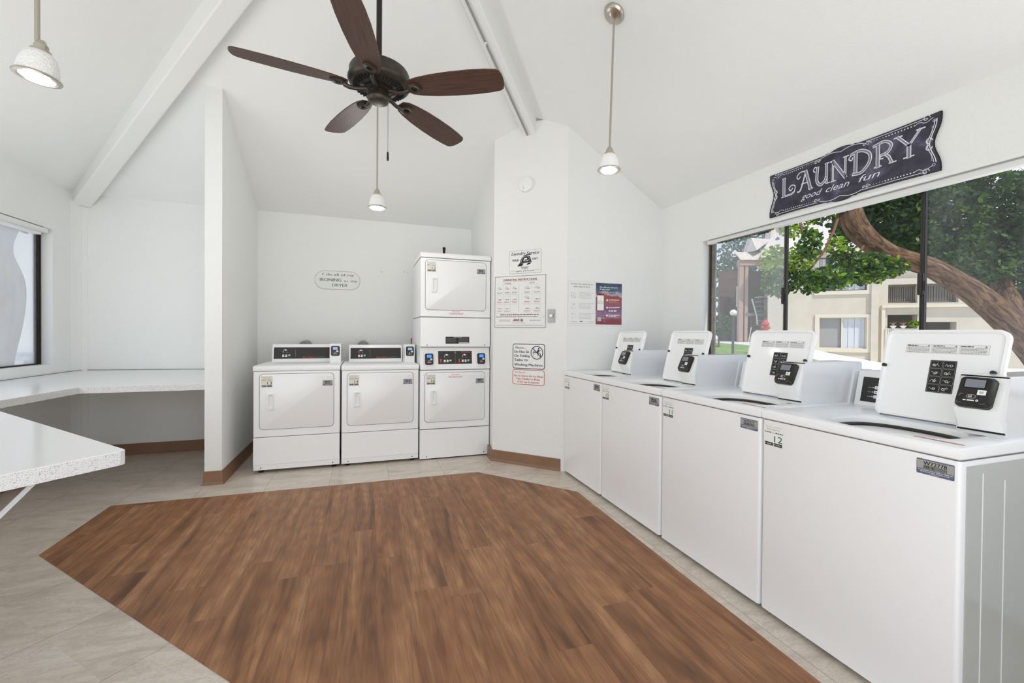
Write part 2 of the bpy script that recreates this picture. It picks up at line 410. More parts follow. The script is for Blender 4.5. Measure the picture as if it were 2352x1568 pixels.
# floor: travertine look tile in three laying directions, vinyl plank inlay
WOODP = [(-1.617, 3.636), (.917, 3.60), (1.52, 2.93), (1.485, 1.0), (1.48, .5), (.75, .4), (-.423, 1.684), (-1.617, 2.951)]
bm = NB()
for pts, mi in (([(XL-.1, YF-.1), (XL-.1, 2.07), (-1.617, 2.951), (-.423, 1.684), (.75, .4), (1.48, .5), (1.49, YF-.1)], 1), ([(XL-.1, 2.07), (XL-.1, YB+.1), (-1.72, YB+.1), (-1.617, 3.636), (-1.617, 2.951)], 0),
                ([(-1.617, 3.636), (-1.72, YB+.1), (1.2, YB+.1), (1.2, 3.93), (.917, 3.60)], 0), ([(.917, 3.60), (1.2, 3.93), (1.75, 3.4), (1.52, 2.93)], 2),
                ([(1.52, 2.93), (1.75, 3.4), (XW+.1, 3.4), (XW+.1, YF-.1), (1.49, YF-.1), (1.48, .5), (1.485, 1.0)], 0)):
    quad(bm, *[(x, y, 0) for x, y in pts], mi=mi)
r = bmesh.ops.extrude_face_region(bm, geom=list(bm.faces)); bmesh.ops.translate(bm, vec=(0, 0, -.12), verts=[v for v in r['geom'] if isinstance(v, bmesh.types.BMVert)])
struct('floor', bm, [M['tile'], M['tile_d'], M['tile_e']])
bm = NB(); prism(bm, [(x, y, -.002) for x, y in WOODP], (0, 0, .0045)); struct('floor_inlay', bm, M['wood'])
# walls
def wall(name, a, b, z0, ztop, th, holes=(), m='wall', n=24, topf=None):
    """vertical wall between plan points a, b; thickness to the left of a->b; rectangular holes (s0,s1,z0,z1); top by function"""
    a, b = Vector(a), Vector(b); L = (b-a).length; t = (b-a)/L; nn = Vector((-t.y, t.x))
    ss = sorted({0, L, *[h[0] for h in holes], *[h[1] for h in holes], *[L*i/n for i in range(1, n)]})
    zs = sorted({z0, *[h[2] for h in holes], *[h[3] for h in holes]}); bm = NB()
    tf = topf or (lambda x, y: ztop)
    for s0, s1 in zip(ss, ss[1:]):
        levels = zs+['t']
        for z_a, z_b in zip(levels, levels[1:]):
            if any(s0 >= h[0]-1e-6 and s1 <= h[1]+1e-6 and z_a >= h[2]-1e-6 and z_b != 't' and z_b <= h[3]+1e-6 for h in holes): continue
            p, q = a+t*s0, a+t*s1; za = [z_a, z_a]; zb = [tf(*p), tf(*q)] if z_b == 't' else [z_b, z_b]
            if z_b == 't' and min(zb) <= z_a: zb = [max(v, z_a+.001) for v in zb]
            lo = [(p.x, p.y, za[0]), (q.x, q.y, za[1]), (q.x, q.y, zb[1]), (p.x, p.y, zb[0])]
            hi = [(x+nn.x*th, y+nn.y*th, z) for x, y, z in lo]
            A = [bm.verts.new(v) for v in lo]; B = [bm.verts.new(v) for v in hi]
            bm.faces.new(A); bm.faces.new(B[::-1])
            for i in range(4): bm.faces.new((A[i], A[(i+1) % 4], B[(i+1) % 4], B[i]))
    bmesh.ops.remove_doubles(bm, verts=bm.verts, dist=1e-5)
    seen = {}
    for f in bm.faces: seen.setdefault(frozenset(f.verts), []).append(f)
    bmesh.ops.delete(bm, geom=[f for v in seen.values() if len(v) > 1 for f in v], context='FACES_ONLY')
    return struct(name, bm, M[m])
wall('wall_right', (XW, YB), (XW, YF), 0, 2.343, .12, holes=[(YB-2.875, YB+.25, .93, 1.962)])
wall('wall_left', (XL, YF), (XL, YB), 0, 2.45, .12, holes=[(1.6-YF, 4.735-YF, .893, 2.03)])
wall('wall_back', (XL-.1, YB), (XW+.1, YB), 0, 2.5, .12)
wall('wall_front', (XW+.12, YF), (XL-.12, YF), 0, 2.42, .12, holes=[(1.5, 5.0, .0, 2.25)])  # unseen opening, made this wide for the added fill lamp
# small rounded corner, back left
bm = NB(); prism(bm, [(XL-.01, 4.965, 0), (XL-.01, YB+.01, 0), (-2.43, YB+.01, 0), (-2.44, YB-.008, 0), (-2.462, YB-.03, 0), (-2.482, YB-.07, 0), (XL+.001, 4.975, 0)], (0, 0, 2.45)); struct('trim_back_left', bm, M['wall'])
# partition between counter nook and dryer alcove
def topprism(name, pts, ztf, m='wall', sub=14):
    """vertical prism over a plan polygon whose top follows a height field"""
    P = []
    for i, p in enumerate(pts):
        q = pts[(i+1) % len(pts)]
        for k in range(sub): P.append((p[0]+(q[0]-p[0])*k/sub, p[1]+(q[1]-p[1])*k/sub))
    bm = NB(); A = [bm.verts.new((x, y, 0)) for x, y in P]; B = [bm.verts.new((x, y, ztf(x, y)+.02)) for x, y in P]; n = len(P)
    for i in range(n): bm.faces.new((A[i], A[(i+1) % n], B[(i+1) % n], B[i]))
    bm.faces.new(B); return struct(name, bm, M[m])
topprism('wall_partition', [(-1.165, 3.925), (-1.05, 3.925), (-1.047, YB), (-1.165, YB)], zB)
# closet volume: dryer-side wall, angled wall with the notices, poster wall
CS = 5.039
pc = [(1.20, YB), (1.164, 4.05), (1.135, CS-1.135), (1.6425, CS-1.6425), (1.75, 3.3965), (XW, 3.3965), (XW, YB)]
def ztop(x, y): return min(zB(x, y), zR(x)) if y > 3.41 or x < 1.64 else zR(x)
topprism('wall_closet', pc, lambda x, y: min(zR(x), zB(x, y)), sub=16)
# baseboards (brown vinyl cove)
def baseb(name, pts, h=.103, th=.007):
    bm = NB()
    prof = [(0, h), (th*.7, h-.002), (th, .02), (th+.006, .006), (th+.014, 0), (0, 0)]
    P = [Vector(p) for p in pts]; rows = []
    for i, p in enumerate(P):
        t0 = (P[i]-P[i-1]).normalized() if i else (P[1]-P[0]).normalized(); t1 = (P[i+1]-P[i]).normalized() if i < len(P)-1 else t0
        n0, n1 = Vector((t0.y, -t0.x)), Vector((t1.y, -t1.x)); nn = (n0+n1).normalized(); k = 1/max(.4, nn.dot(n0))
        rows.append([bm.verts.new((p.x+nn.x*d*k, p.y+nn.y*d*k, z)) for d, z in prof])
    for a, b in zip(rows, rows[1:]):
        for i in range(len(prof)): bm.faces.new((a[i], b[i], b[(i+1) % len(prof)], a[(i+1) % len(prof)]))
    bm.faces.new(rows[0]); bm.faces.new(rows[-1][::-1])
    return struct(name, bm, M['base'])
baseb('baseboard_left', [(XL, .5), (XL, 4.97), (-2.45, YB-.005), (-1.17, YB)])
baseb('baseboard_partition', [(-1.167, 4.6), (-1.167, 3.923), (-1.05, 3.923), (-1.048, YB)])
baseb('baseboard_alcove', [(-1.04, YB), (1.19, YB)])
baseb('baseboard_closet', [(1.19, 4.9), (1.134, CS-1.134), (1.612, CS-1.612)])
# hip beams
def beam(name, p0, p1, w=.125, h=.14, drop=.13):
    p0, p1 = Vector(p0), Vector(p1); t = (p1-p0).normalized(); s = t.cross(Vector((0, 0, 1))).normalized()*w/2; d = Vector((0, 0, h))
    bm = NB(); L = (p1-p0).length; K = 10
    prof = [(-1, 0), (1, 0), (1, 1), (-1, 1)]; r = .07
    loops = []
    for i in (0, 1):
        p = p1 if i else p0
        loops.append([p-s*1, p-s*(1-2*r)-d*r*.4, p+s*(1-2*r)-d*r*.4, p+s, p+s+d, p-s+d])
    loft(bm, [[tuple(v+Vector((0, 0, .0))) for v in lp] for lp in loops], cap0=True, cap1=True)
    return struct(name, bm, M['beam'])
beam('trim_beam_left', (-2.46, 5.055, 2.33), (.0, 2.33, 3.715), w=.135, h=.22)
beam('trim_beam_right', (1.395, 3.66, 2.955), (.16, 2.33, 3.695), w=.118, h=.22)
# surface raceway on the right beam
p0, p1 = Vector((1.366, 3.635, 2.955)), Vector((.20, 2.39, 3.654)); t = (p1-p0).normalized(); s = t.cross(Vector((0, 0, 1))).normalized()
bm = NB()
o_ = s*.008
loops = []
for p in (p0, p1): loops.append([tuple(p+o_-s*.006), tuple(p+o_-s*.006-Vector((0, 0, .012))), tuple(p+o_+s*.006-Vector((0, 0, .012))), tuple(p+o_+s*.006)])
loft(bm, loops, cap0=True, cap1=True)
rc = obj('cable_raceway', bm, M['raceway']); tag(rc, 'thin grey metal cable raceway along the underside of the right ceiling beam', 'raceway')
bm = NB(); q = p0+(p1-p0)*.47+o_-Vector((0, 0, .014)); box(bm, q.x-.007, q.y-.012, q.z-.006, q.x+.007, q.y+.012, q.z+.004); obj('coupler', bm, M['white'], rc)

# ---------------- windows
def bars(bm, x0, x1, ys, z0, z1): pass
wn = thing('window_1', '', 'window', (XW+.07, 1.3, .93)); del wn['label']; del wn['category']; wn['kind'] = 'structure'
def wo(name, bm, m, **k):
    o = obj(name, bm, m, wn, **k); o.location = (-(XW+.07), -1.3, -.93); return o
WX0, WX1 = XW+.062, XW+.105
bm = NB()
for y0, y1, z0, z1 in ((-.25, 2.875, .93, .955), (-.25, 2.875, 1.935, 1.962), (2.835, 2.875, .955, 1.935), (-.25, -.21, .955, 1.935)): box(bm, WX0, y0, z0, WX1, y1, z1)
wo('window_frame', bm, M['alu_mid'])
bm = NB(); box(bm, WX0-.004, 2.845, .95, WX0+.01, 2.857, 1.93); wo('window_channel', bm, M['alu_dark'])
for y, dk in ((2.195, 0), (1.433, 1)):
    bm = NB(); box(bm, WX0-.002, y-.016, .955, WX0+.022, y-.004, 1.936, bev=.002); wo('mullion', bm, M['alu_dark'])
    bm = NB(); box(bm, WX0+.002, y-.004, .955, WX0+.024, y+.006, 1.936, bev=.002); wo('mullion_sash', bm, M['alu_mid'] if not dk else M['alu_dark'])
    bm = NB(); box(bm, WX0-.018, y-.018, 1.40, WX0-.002, y+.006, 1.51, bev=.003); box(bm, WX0-.016, y-.026, 1.42, WX0-.006, y-.018, 1.47, bev=.002); wo('latch', bm, M['alu_dark'])
for y0, y1, g_, dx in ((2.205, 2.84, 'glass_haze', .03), (1.436, 2.18, 'glass_clear', .012), (-.21, 1.42, 'glass_film', .03)):
    bm = NB(); quad(bm, (WX0+dx, y0, .95), (WX0+dx, y1, .95), (WX0+dx, y1, 1.94), (WX0+dx, y0, 1.94)); wo('pane', bm, M[g_])
bm = NB(); box(bm, XW-.012, -.26, .905, WX0, 2.9, .93, bev=.003); wo('window_sill', bm, M['wall'])
# blind head rail, remnants of fringe
br = thing('blind_rail', 'white blind head rail along the top of the right window, slats missing', 'blind rail', (XW, 1.3, 1.965))
def bo(name, bm, m): o = obj(name, bm, m, br); o.location = (-XW, -1.3, -1.965); return o
bm = NB(); box(bm, XW-.012, -.25, 1.944, XW+.05, 2.868, 1.967, bev=.003); bo('rail', bm, M['wall'])
bm = NB(); box(bm, XW+.004, -.25, 1.916, XW+.048, 2.835, 1.943, bev=.003); bo('channel', bm, M['board'])
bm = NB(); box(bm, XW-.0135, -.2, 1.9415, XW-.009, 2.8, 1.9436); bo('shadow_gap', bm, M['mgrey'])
bm = NB()
for i in range(34):
    y = 2.72-.0135*i; h = .006+.008*((i*37 % 11)/11)+(.006 if i > 26 else 0); box(bm, XW+.02, y, 1.914-h, XW+.03, y+.006, 1.917)
bo('fringe', bm, M['dgrey'])
bm = NB(); box(bm, XW+.018, 2.25, 1.908, XW+.032, 2.74, 1.917); bo('worn_edge', bm, M['alu_mid'])
# left window
wn = thing('window_2', '', 'window', (XL-.07, 3.1, .9)); del wn['label']; del wn['category']; wn['kind'] = 'structure'
def wo2(name, bm, m): o = obj(name, bm, m, wn); o.location = (-XL+.07, -3.1, -.9); return o
bm = NB(); LX0, LX1 = XL-.11, XL-.075
for y0, y1, z0, z1 in ((1.6, 4.735, .893, .905), (1.6, 4.735, 1.995, 2.03), (4.70, 4.735, .905, 1.995), (1.6, 1.64, .905, 1.995)): box(bm, LX0, y0, z0, LX1, y1, z1)
wo2('window_frame', bm, M['alu_mid'])
bm = NB(); box(bm, LX1-.004, 4.682, .9, LX1+.006, 4.702, 2.0); box(bm, LX1-.004, 4.71, .9, LX1+.004, 4.722, 2.0); box(bm, LX1-.004, 1.64, .897, LX1+.004, 4.7, .903); wo2('window_channel', bm, M['rubber'])
bm = NB(); quad(bm, (LX0+.01, 1.62, .9), (LX0+.01, 4.70, .9), (LX0+.01, 4.70, 2.0), (LX0+.01, 1.62, 2.0)); wo2('pane', bm, M['glass_milky'])
br2 = thing('blind_rail', 'white blind head rail over the left window above the counter', 'blind rail', (XL, 3.1, 2.0))
bm = NB(); box(bm, XL-.07, 1.62, 1.985, XL+.012, 4.66, 2.02, bev=.004); o = obj('rail', bm, M['board'], br2); o.location = (-XL, -3.1, -2.0)
bm = NB(); box(bm, XL-.068, 1.62, 1.965, XL-.02, 4.64, 1.986, bev=.003); o = obj('channel', bm, M['plastic_w'], br2); o.location = (-XL, -3.1, -2.0)
# counters
ct = thing('folding_counter', 'speckled white L-shaped folding counter fixed under the left window and back wall', 'counter', (XL, YB, .78))
def co(name, bm, m): o = obj(name, bm, m, ct); o.location = (-XL, -YB, -.78); return o
bk = [(-2.0, .2), (-2.0, 3.2), (-1.93, 3.93), (-1.168, 3.945)]
bm = NB()
outer = [(XL+.004, .2, .812), (XL+.004, 4.97, .812), (-2.46, YB-.004, .812), (-1.168, YB-.004, .800)]
inner = [(x, y, .776) for x, y in bk]
top = [bm.verts.new(p) for p in outer]; tin = [bm.verts.new(p) for p in inner]
bot = [bm.verts.new((p[0], p[1], p[2]-.045)) for p in outer]; bin_ = [bm.verts.new((p[0], p[1], p[2]-.045)) for p in inner]
for q in ((top[0], tin[0], tin[1], top[1]), (top[1], tin[1], tin[2], top[2]), (top[2], tin[2], tin[3], top[3])): bm.faces.new(q)
for q in ((bot[0], bin_[0], bin_[1], bot[1]), (bot[1], bin_[1], bin_[2], bot[2]), (bot[2], bin_[2], bin_[3], bot[3])): bm.faces.new(q)
for i in range(3):
    f = bm.faces.new((tin[i], tin[i+1], bin_[i+1], bin_[i])); f.material_index = 1
bm.faces.new((top[0], tin[0], bin_[0], bot[0])); bm.faces.new((top[3], tin[3], bin_[3], bot[3]))
for i in range(3): bm.faces.new((top[i], top[i+1], bot[i+1], bot[i]))
co('countertop', bm, [M['counter'], M['counter_edge']])
bm = NB(); tube(bm, [(XL+.006, 1.0, .813), (XL+.006, 4.965, .813), (-2.458, YB-.006, .813), (-1.17, YB-.006, .801)], .003, 6); co('caulk_line', bm, M['mgrey'])
bm = NB(); box(bm, XL+.002, .3, .66, XL+.03, 4.9, .766); box(bm, -2.40, YB-.03, .66, -1.17, YB-.002, .752); co('ledger', bm, M['wall'])
# foreground table, turned 45 degrees
C0 = Vector((-.775, 1.848)); ea = Vector((-.675, .738)).normalized(); eb = Vector((-.68, -.733)).normalized()
tb = thing('folding_table', 'speckled white folding table top jutting into the lower left on a white brace', 'table', (C0.x, C0.y, 0))
def to(name, bm, m, **k): o = obj(name, bm, m, tb, **k); o.location = (-C0.x, -C0.y, 0); return o
La, Lb = 1.44, .78
def P2(a, b): v = C0+ea*a+eb*b; return (v.x, v.y)
lp = [P2(.02, 0), P2(La, 0), P2(La, .33), P2(.98, Lb), P2(0, Lb), P2(0, .02), P2(.006, .006)]
bm = NB(); z1, z0 = .775, .727
a = [bm.verts.new((*p, z1)) for p in lp]; c = [bm.verts.new((*p, z0)) for p in lp]; bm.faces.new(a); bm.faces.new(c[::-1])
for i in range(len(lp)):
    f = bm.faces.new((a[i], a[(i+1) % len(lp)], c[(i+1) % len(lp)], c[i])); f.material_index = 1
es = [e for e in bm.edges if all(abs(v.co.z-z1) < 1e-5 for v in e.verts)]
bmesh.ops.bevel(bm, geom=es, offset=.002, segments=2, affect='EDGES')
to('table_top', bm, [M['counter'], M['counter_edge']])
for aa in (.03, .9):
    bm = NB(); s0 = Vector((*P2(aa, .22), .727)); s1 = Vector((*P2(aa, .72), .20)); w = Vector((*(ea*.019), 0)); d = Vector((0, 0, -.004))+Vector((*(eb*.004), 0))
    loft(bm, [[tuple(s0-w), tuple(s0+w), tuple(s0+w+d*3), tuple(s0-w+d*3)], [tuple(s1-w), tuple(s1+w), tuple(s1+w+d*3), tuple(s1-w+d*3)]], cap0=True, cap1=True); to('brace', bm, M['white_metal'])
for aa, ab in ((.05, .74), (.92, .74), (1.38, .2)):
    bm = NB(); x, y = P2(aa, ab); box(bm, x-.02, y-.02, 0, x+.02, y+.02, .727, bev=.003); to('leg', bm, M['white_metal'])
# ------------------------------------------------------------------ washers
WF = 1.62                                  # plane of the cabinet fronts
def number_sticker(a, x, y, w, h, num, numcol='green', base='white'):
    """pay-by-phone sticker; x,y = lower left corner"""
    a.rr(x, y, x+w, y+h, .004, base, .0004)
    a.text('Pay with your Phone', x+w*.5, y+h*.86, h*.10, 'lgrey', .0006, width=w*.78, al='c')
    a.greek(x+w*.18, y+h*.76, x+w*.82, h*.04, 'lgrey', .0006); a.rect(x+w*.05, y+h*.70, x+w*.95, y+h*.706, 'lgrey', .0006)
    a.text('OR', x+w*.5, y+h*.60, h*.09, 'mgrey', .0006, al='c')
    a.greek(x+w*.05, y+h*.62, x+w*.40, h*.045, 'dgrey', .0006); a.greek(x+w*.6, y+h*.62, x+w*.97, h*.045, 'dgrey', .0006)
    a.text(num, x+w*.74, y+h*.235, h*.40, numcol, .0006, width=w*(.40 if num != '11' else .30) if len(num) > 1 else None, al='c')
    for u0 in (.07, .52):
        a.rr(x+w*u0, y+h*.05, x+w*(u0+.41), y+h*.19, .001, 'ink', .0006); a.disc(x+w*(u0+.05), y+h*.12, h*.025, 'white', .0008, 8); a.greek(x+w*(u0+.1), y+h*.095, x+w*(u0+.37), h*.05, 'lgrey', .0008)
def asset_tag(a, x, y, w, h, code=None):
    a.rr(x, y, x+w, y+h, .003, 'slate', .0004); a.rect(x+.001, y+h*.36, x+w-.001, y+h*.92, 'grey', .0006)
    r = random.Random(5); u = x+w*.2
    while u < x+w*.8:
        d = w*r.choice((.008, .014, .022)); a.rect(u, y+h*.38, u+d, y+h*.60, 'dgrey', .0008); u += d+w*r.choice((.008, .012))
    if code: a.text(code, x+w*.5, y+h*.62, h*.36, 'ink', .0008, width=w*.62, al='c', bold=w*.003)
    else: a.greek(x+w*.22, y+h*.64, x+w*.8, h*.2, 'dgrey', .0008)
    a.greek(x+w*.04, y+h*.24, x+w*.96, h*.07, 'lgrey', .0006, 1); a.greek(x+w*.1, y+h*.14, x+w*.9, h*.06, 'lgrey', .0006, 2); a.greek(x+w*.35, y+h*.05, x+w*.62, h*.05, 'lgrey', .0006, 3)
def card_reader(name, parent, F, w=.088, h=.112, d=.026, screen='screen', logo=True):
    """black card reader; frame F has its origin at the reader's centre, w axis out of the face"""
    bm = NB(); r = .014
    L = [[(x, y, 0) for x, y in rrect(-w/2, -h/2, w/2, h/2, r)], [(x, y, d*.55) for x, y in rrect(-w/2, -h/2, w/2, h/2, r)], [(x, y, d) for x, y in rrect(-w/2+.006, -h/2+.007, w/2-.006, h/2-.005, r*.8)]]
    loft(bm, L, cap0=True, cap1=True); bm.transform(F); rd = obj(name, bm, M['black'], parent, smooth=True, angle=28)
    a = Art(); a.rr(-w*.32, h*.08, w*.32, h*.40, .002, 'rubber', d+.0006); a.rr(-w*.28, h*.11, w*.28, h*.375, .002, screen, d+.0012); a.build('screen', F, rd)
    a = Art(); a.rect(w*.12, -h*.12, w*.36, h*.04, 'white', d+.0006); a.rect(w*.17, -h*.08, w*.29, 0, 'lgrey', d+.0008)
    a.ring(-w*.02, -h*.19, w*.14, w*.018, 'grey', d+.0006, ry=h*.07)
    for k in range(3): a.line([(-w*.09+k*w*.035, -h*.16), (-w*.07+k*w*.035, -h*.19), (-w*.09+k*w*.035, -h*.22)], w*.014, 'white', d+.0008)
    a.line([(-w*.36, -h*.2), (-w*.33, -h*.12), (-w*.25, -h*.12)], w*.012, 'grey', d+.0006)
    a.greek(-w*.22, -h*.335, w*.1, h*.045, 'white', d+.0006, 4); a.disc(w*.17, -h*.31, h*.035, 'white', d+.0006, 12); a.disc(w*.17, -h*.31, h*.015, 'black', d+.0008, 8)
    for sx in (-1, 1): a.line([(sx*w*.25, -h*.41), (sx*w*.36, -h*.41), (sx*w*.39, -h*.37)], w*.012, 'mgrey', d+.0006)
    a.build('face_print', F, rd)
    return rd
def make_washer(y0, num, code, label, wid=.662, seed=0):
    t = thing('washing_machine', label, 'washing machine', (WF, y0, 0), 0, 'top-loading washers under the window')
    D, H, zb = .70, .872, .022
    # cabinet
    bm = NB(); loft(bm, [[(x, y, z) for x, y in rrect(.004, .002, D, wid-.002, .012, 4)] for z in (zb, .830)], cap0=True, cap1=True)
    obj('cabinet', bm, M['enamel'], t, smooth=True, angle=40)
    bm = NB(); loft(bm, [[(x, y, z) for x, y in rrect(.006, .004, D-.005, wid-.004, .01, 4)] for z in (.826, .834)]); obj('seam_gasket', bm, M['seam'], t, smooth=True, angle=40)
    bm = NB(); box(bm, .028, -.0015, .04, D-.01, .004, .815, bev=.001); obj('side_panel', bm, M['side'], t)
    bm = NB(); box(bm, .10, -.0028, .05, .103, 0, .79); obj('side_rib', bm, M['enamel'], t); bm = NB(); box(bm, .21, -.0028, .05, .213, 0, .76); obj('side_rib', bm, M['enamel'], t)
    for fx in (.05, D-.06):
        for fy in (.05, wid-.05):
            bm = NB(); lathe(bm, [(.018, 0), (.018, .012), (.008, .012), (.008, zb+.004)], 12, mat4=Matrix.Translation((fx, fy, 0))); obj('foot', bm, M['rubber'], t)
    # top with tub opening
    cx, cy, ax, ay, N = .205, .285, .150, .185, 64
    def sup(a, rx, ry, e=2.6):
        c, s = cos(a), sin(a); return (cx+rx*abs(c)**(2/e)*(1 if c >= 0 else -1), cy+ry*abs(s)**(2/e)*(1 if s >= 0 else -1))
    def rectpt(a, x0, y0_, x1, y1, r=.014):
        c, s = cos(a), sin(a); k = 1e9
        if c > 1e-9: k = min(k, (x1-cx)/c)
        if c < -1e-9: k = min(k, (x0-cx)/c)
        if s > 1e-9: k = min(k, (y1-cy)/s)
        if s < -1e-9: k = min(k, (y0_-cy)/s)
        return (cx+k*c, cy+k*s)
    co_ = [math.atan2(y-cy, x-cx) % (2*pi) for x in (0, D) for y in (0, wid)]
    A = sorted(set([2*pi*i/N for i in range(N)]+co_))
    def R(i, z): return [(*rectpt(a, i, i, D-i, wid-i), z) for a in A]
    def S(k, z): return [(*sup(a, ax*k, ay*k), z) for a in A]
    bm = NB(); loft(bm, [R(.004, .834), R(0, .838), R(0, .862), R(.003, .869), R(.010, H), S(1.22, H), S(1.12, H-.004), S(1.03, H-.008), S(1.0, H-.014), S(.985, H-.05)])
    obj('worktop', bm, M['enamel'], t, smooth=True, angle=35)
    bm = NB(); loft(bm, [S(.99, H-.045), S(.99, H-.06), S(.92, H-.063), S(.90, H-.36), S(.4, H-.37)], cap1=True); tbm = obj('tub', bm, M['steel'], t, smooth=True, angle=40)
    bm = NB(); loft(bm, [S(.985, H-.03), S(.93, H-.034), S(.93, H-.05), S(.985, H-.055)]); obj('tub_ring', bm, M['alu_dark'], tbm, smooth=True, angle=40)
    # notice strip on the front of the top
    a = Art(); a.rect(.025, .022, .150, .036, 'pinkred', .0005); a.greek(.03, .026, .145, .005, 'red', .0008)
    a.build('notice_strip', frame((.016, .165, H), (0, -1, 0), (1, 0, 0)), t)
    # open lid
    y_a, y_b, hx, Lh = .082, .452, .352, .352
    th = radians(14.5); FL = frame((hx, y_b, H+.003), (0, -1, 0), (sin(th), 0, cos(th)))   # u towards camera, v up the lid, w into the room
    W = y_b-y_a; pts = rrect(0, 0, W, Lh, .034, 7)
    def tap(p, k=.0): return (p[0]+(.008*(1-p[1]/Lh))*(1 if p[0] < W/2 else -1), p[1])
    o0 = [tap(p) for p in pts]; o1 = [tap(p) for p in rrect(.009, .009, W-.009, Lh-.009, .028, 7)]; o2 = [tap(p) for p in rrect(.014, .014, W-.014, Lh-.014, .024, 7)]
    bm = NB(); loft(bm, [[(x, y, -.020) for x, y in o2], [(x, y, -.016) for x, y in o0], [(x, y, 0) for x, y in o0], [(x, y, .003) for x, y in o1], [(x, y, -.007) for x, y in o2]], cap0=True, cap1=True)
    bm.transform(FL); lid = obj('lid', bm, M['enamel'], t, smooth=True, angle=35)
    for u, v in ((.012, .205), (W-.03, .20)):
        bm = NB(); lathe(bm, [(.0075, -.006), (.0075, .002), (.004, .004)], 14, mat4=FL @ Matrix.Translation((u, v, 0))); obj('bumper', bm, M['alu_dark'], lid, smooth=True, angle=40)
    a = Art(); u0, v0, ww, hh = .075, .262, .245, .034
    a.rect(u0, v0, u0+ww, v0+hh, 'paper', .0005); a.frame(u0, v0, u0+ww, v0+hh, .001, .0008, 'grey', .0007, 1)
    for k in range(3):
        x = u0+.004+k*ww/3; a.greek(x, v0+hh*.8, x+ww*.14, .004, 'dgrey', .0008, k); a.disc(x+ww/3-.014, v0+hh*.84, .003, 'mgrey', .0008, 6)
        for j in range(5): a.greek(x, v0+.003+j*.005, x+ww/3-.010, .0022, 'mgrey', .0008, j+k)
        if k: a.rect(x-.003, v0+.002, x-.0022, v0+hh-.002, 'grey', .0008)
    a.build('warning_label', FL @ Matrix.Translation((0, 0, -.007)), lid)
    a = Art(); u0, v0, ww, hh = .160, .112, .080, .124; a.rr(u0, v0, u0+ww, v0+hh, .004, 'grey', .0005); a.rr(u0+.001, v0+.001, u0+ww-.001, v0+hh-.001, .003, 'ink', .0007)
    for i in range(2):
        for j in range(4):
            x, y = u0+.003+i*.038, v0+.003+j*.030; a.frame(x, y, x+.036, y+.028, .003, .0007, 'grey', .0009, 3)
            q = random.Random(i*5+j); pp = [(x+.006+.004*k, y+.012+q.uniform(-.005, .005)) for k in range(6)]; a.curve(pp, .0016, 'lgrey', .0011, 3)
            a.ring(x+q.uniform(.010, .024), y+.012, .0045, .0013, 'white', .0011, 10)
            if (i+j) % 2: a.line([(x+.014, y+.006), (x+.022, y+.021)], .0013, 'lgrey', .0011)
    a.build('instruction_label', FL @ Matrix.Translation((0, 0, -.007)), lid)
    bm = NB(); tube(bm, [FL @ Vector((.03, .003, .000)), FL @ Vector((W-.03, .003, .000))], .003, 8); obj('hinge_shadow', bm, M['seam'], lid)  # grey strip standing in for the shadow line at the lid's foot
    # rear console
    bm = NB(); prism(bm, [(.566, .012, H), (.600, .012, 1.022), (.610, .012, 1.028), (D+.02, .012, 1.028), (D+.02, .012, H)], (0, wid-.014, 0)); cs = obj('console', bm, M['enamel'], t)
    FC = frame((.566, wid-.004, H+.001), (0, -1, 0), (.034, 0, .15)); a = Art()
    a.rect(.022, .016, .50, .130, 'blackpanel', .001)
    for i in range(2):
        for j in range(3):
            x, y = .075+i*.05, .035+j*.021; a.rr(x, y, x+.034, y+.014, .002, 'white', .002); a.greek(x+.004, y+.005, x+.03, .003, 'mgrey', .0024); a.rect(x-.008, y+.005, x-.003, y+.009, 'white', .002)
            a.greek(x-.026, y+.005, x-.010, .003, 'grey', .002)
    a.disc(.135, .118, .003, 'white', .002, 8); a.disc(.128, .104, .003, 'white', .002, 8); a.greek(.118, .094, .15, .003, 'mgrey', .002)
    a.build('control_panel', FC, cs)
    # payment meter
    ya_, yb_ = .020, .142; mt_bm = NB()
    prism(mt_bm, [(.272, ya_, H), (.262, ya_, H+.06), (.286, ya_, 1.066), (.66, ya_, 1.066), (.66, ya_, H)], (0, yb_-ya_, 0))
    bmesh.ops.bevel(mt_bm, geom=[e for e in mt_bm.edges if all(v.co.z > 1.06 for v in e.verts)], offset=.004, segments=2, affect='EDGES')
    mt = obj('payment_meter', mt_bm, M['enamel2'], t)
    bm = NB(); y1, y2 = ya_+.007, yb_-.007                    # protruding knee-shaped front plate
    prof = [(.266, .890), (.262, .904), (.236, .958), (.283, 1.060), (.30, 1.060), (.30, .890)]
    prism(bm, [(x, y1, z) for x, z in prof], (0, y2-y1, 0)); fp = obj('front_plate', bm, M['plastic_w'], mt)
    bm = NB(); box(bm, .2655, y1-.003, .884, .272, y2+.003, .889); obj('slot_gap', bm, M['rubber'], mt); bm = NB(); box(bm, .284, y1-.004, 1.060, .290, y2+.004, 1.064); obj('top_gap', bm, M['rubber'], mt)
    v = Vector((.047, 0, .102)).normalized(); c = Vector((.2595, (y1+y2)/2+.004, 1.006))
    F = frame(c, (0, -1, 0), v)
    card_reader('card_reader', mt, F, .088, .104, .026)
    a = Art(); number_sticker(a, .008, .722, .094, .093, num); a.build('number_sticker', frame((.0035, wid, 0), (0, -1, 0), (0, 0, 1)), t)
    a = Art(); asset_tag(a, wid-.108, .770, .092, .046, code); a.build('asset_tag', frame((.0035, wid, 0), (0, -1, 0), (0, 0, 1)), t)
    return t
make_washer(.765, '12', 'W72778', 'white top-loading washer numbered 12, nearest the camera, lid open')
make_washer(1.433, '11', 'W72777', 'white top-loading washer numbered 11, lid open, beside number 12')
make_washer(2.106, '10', None, 'white top-loading washer numbered 10, lid open, between numbers 9 and 11')
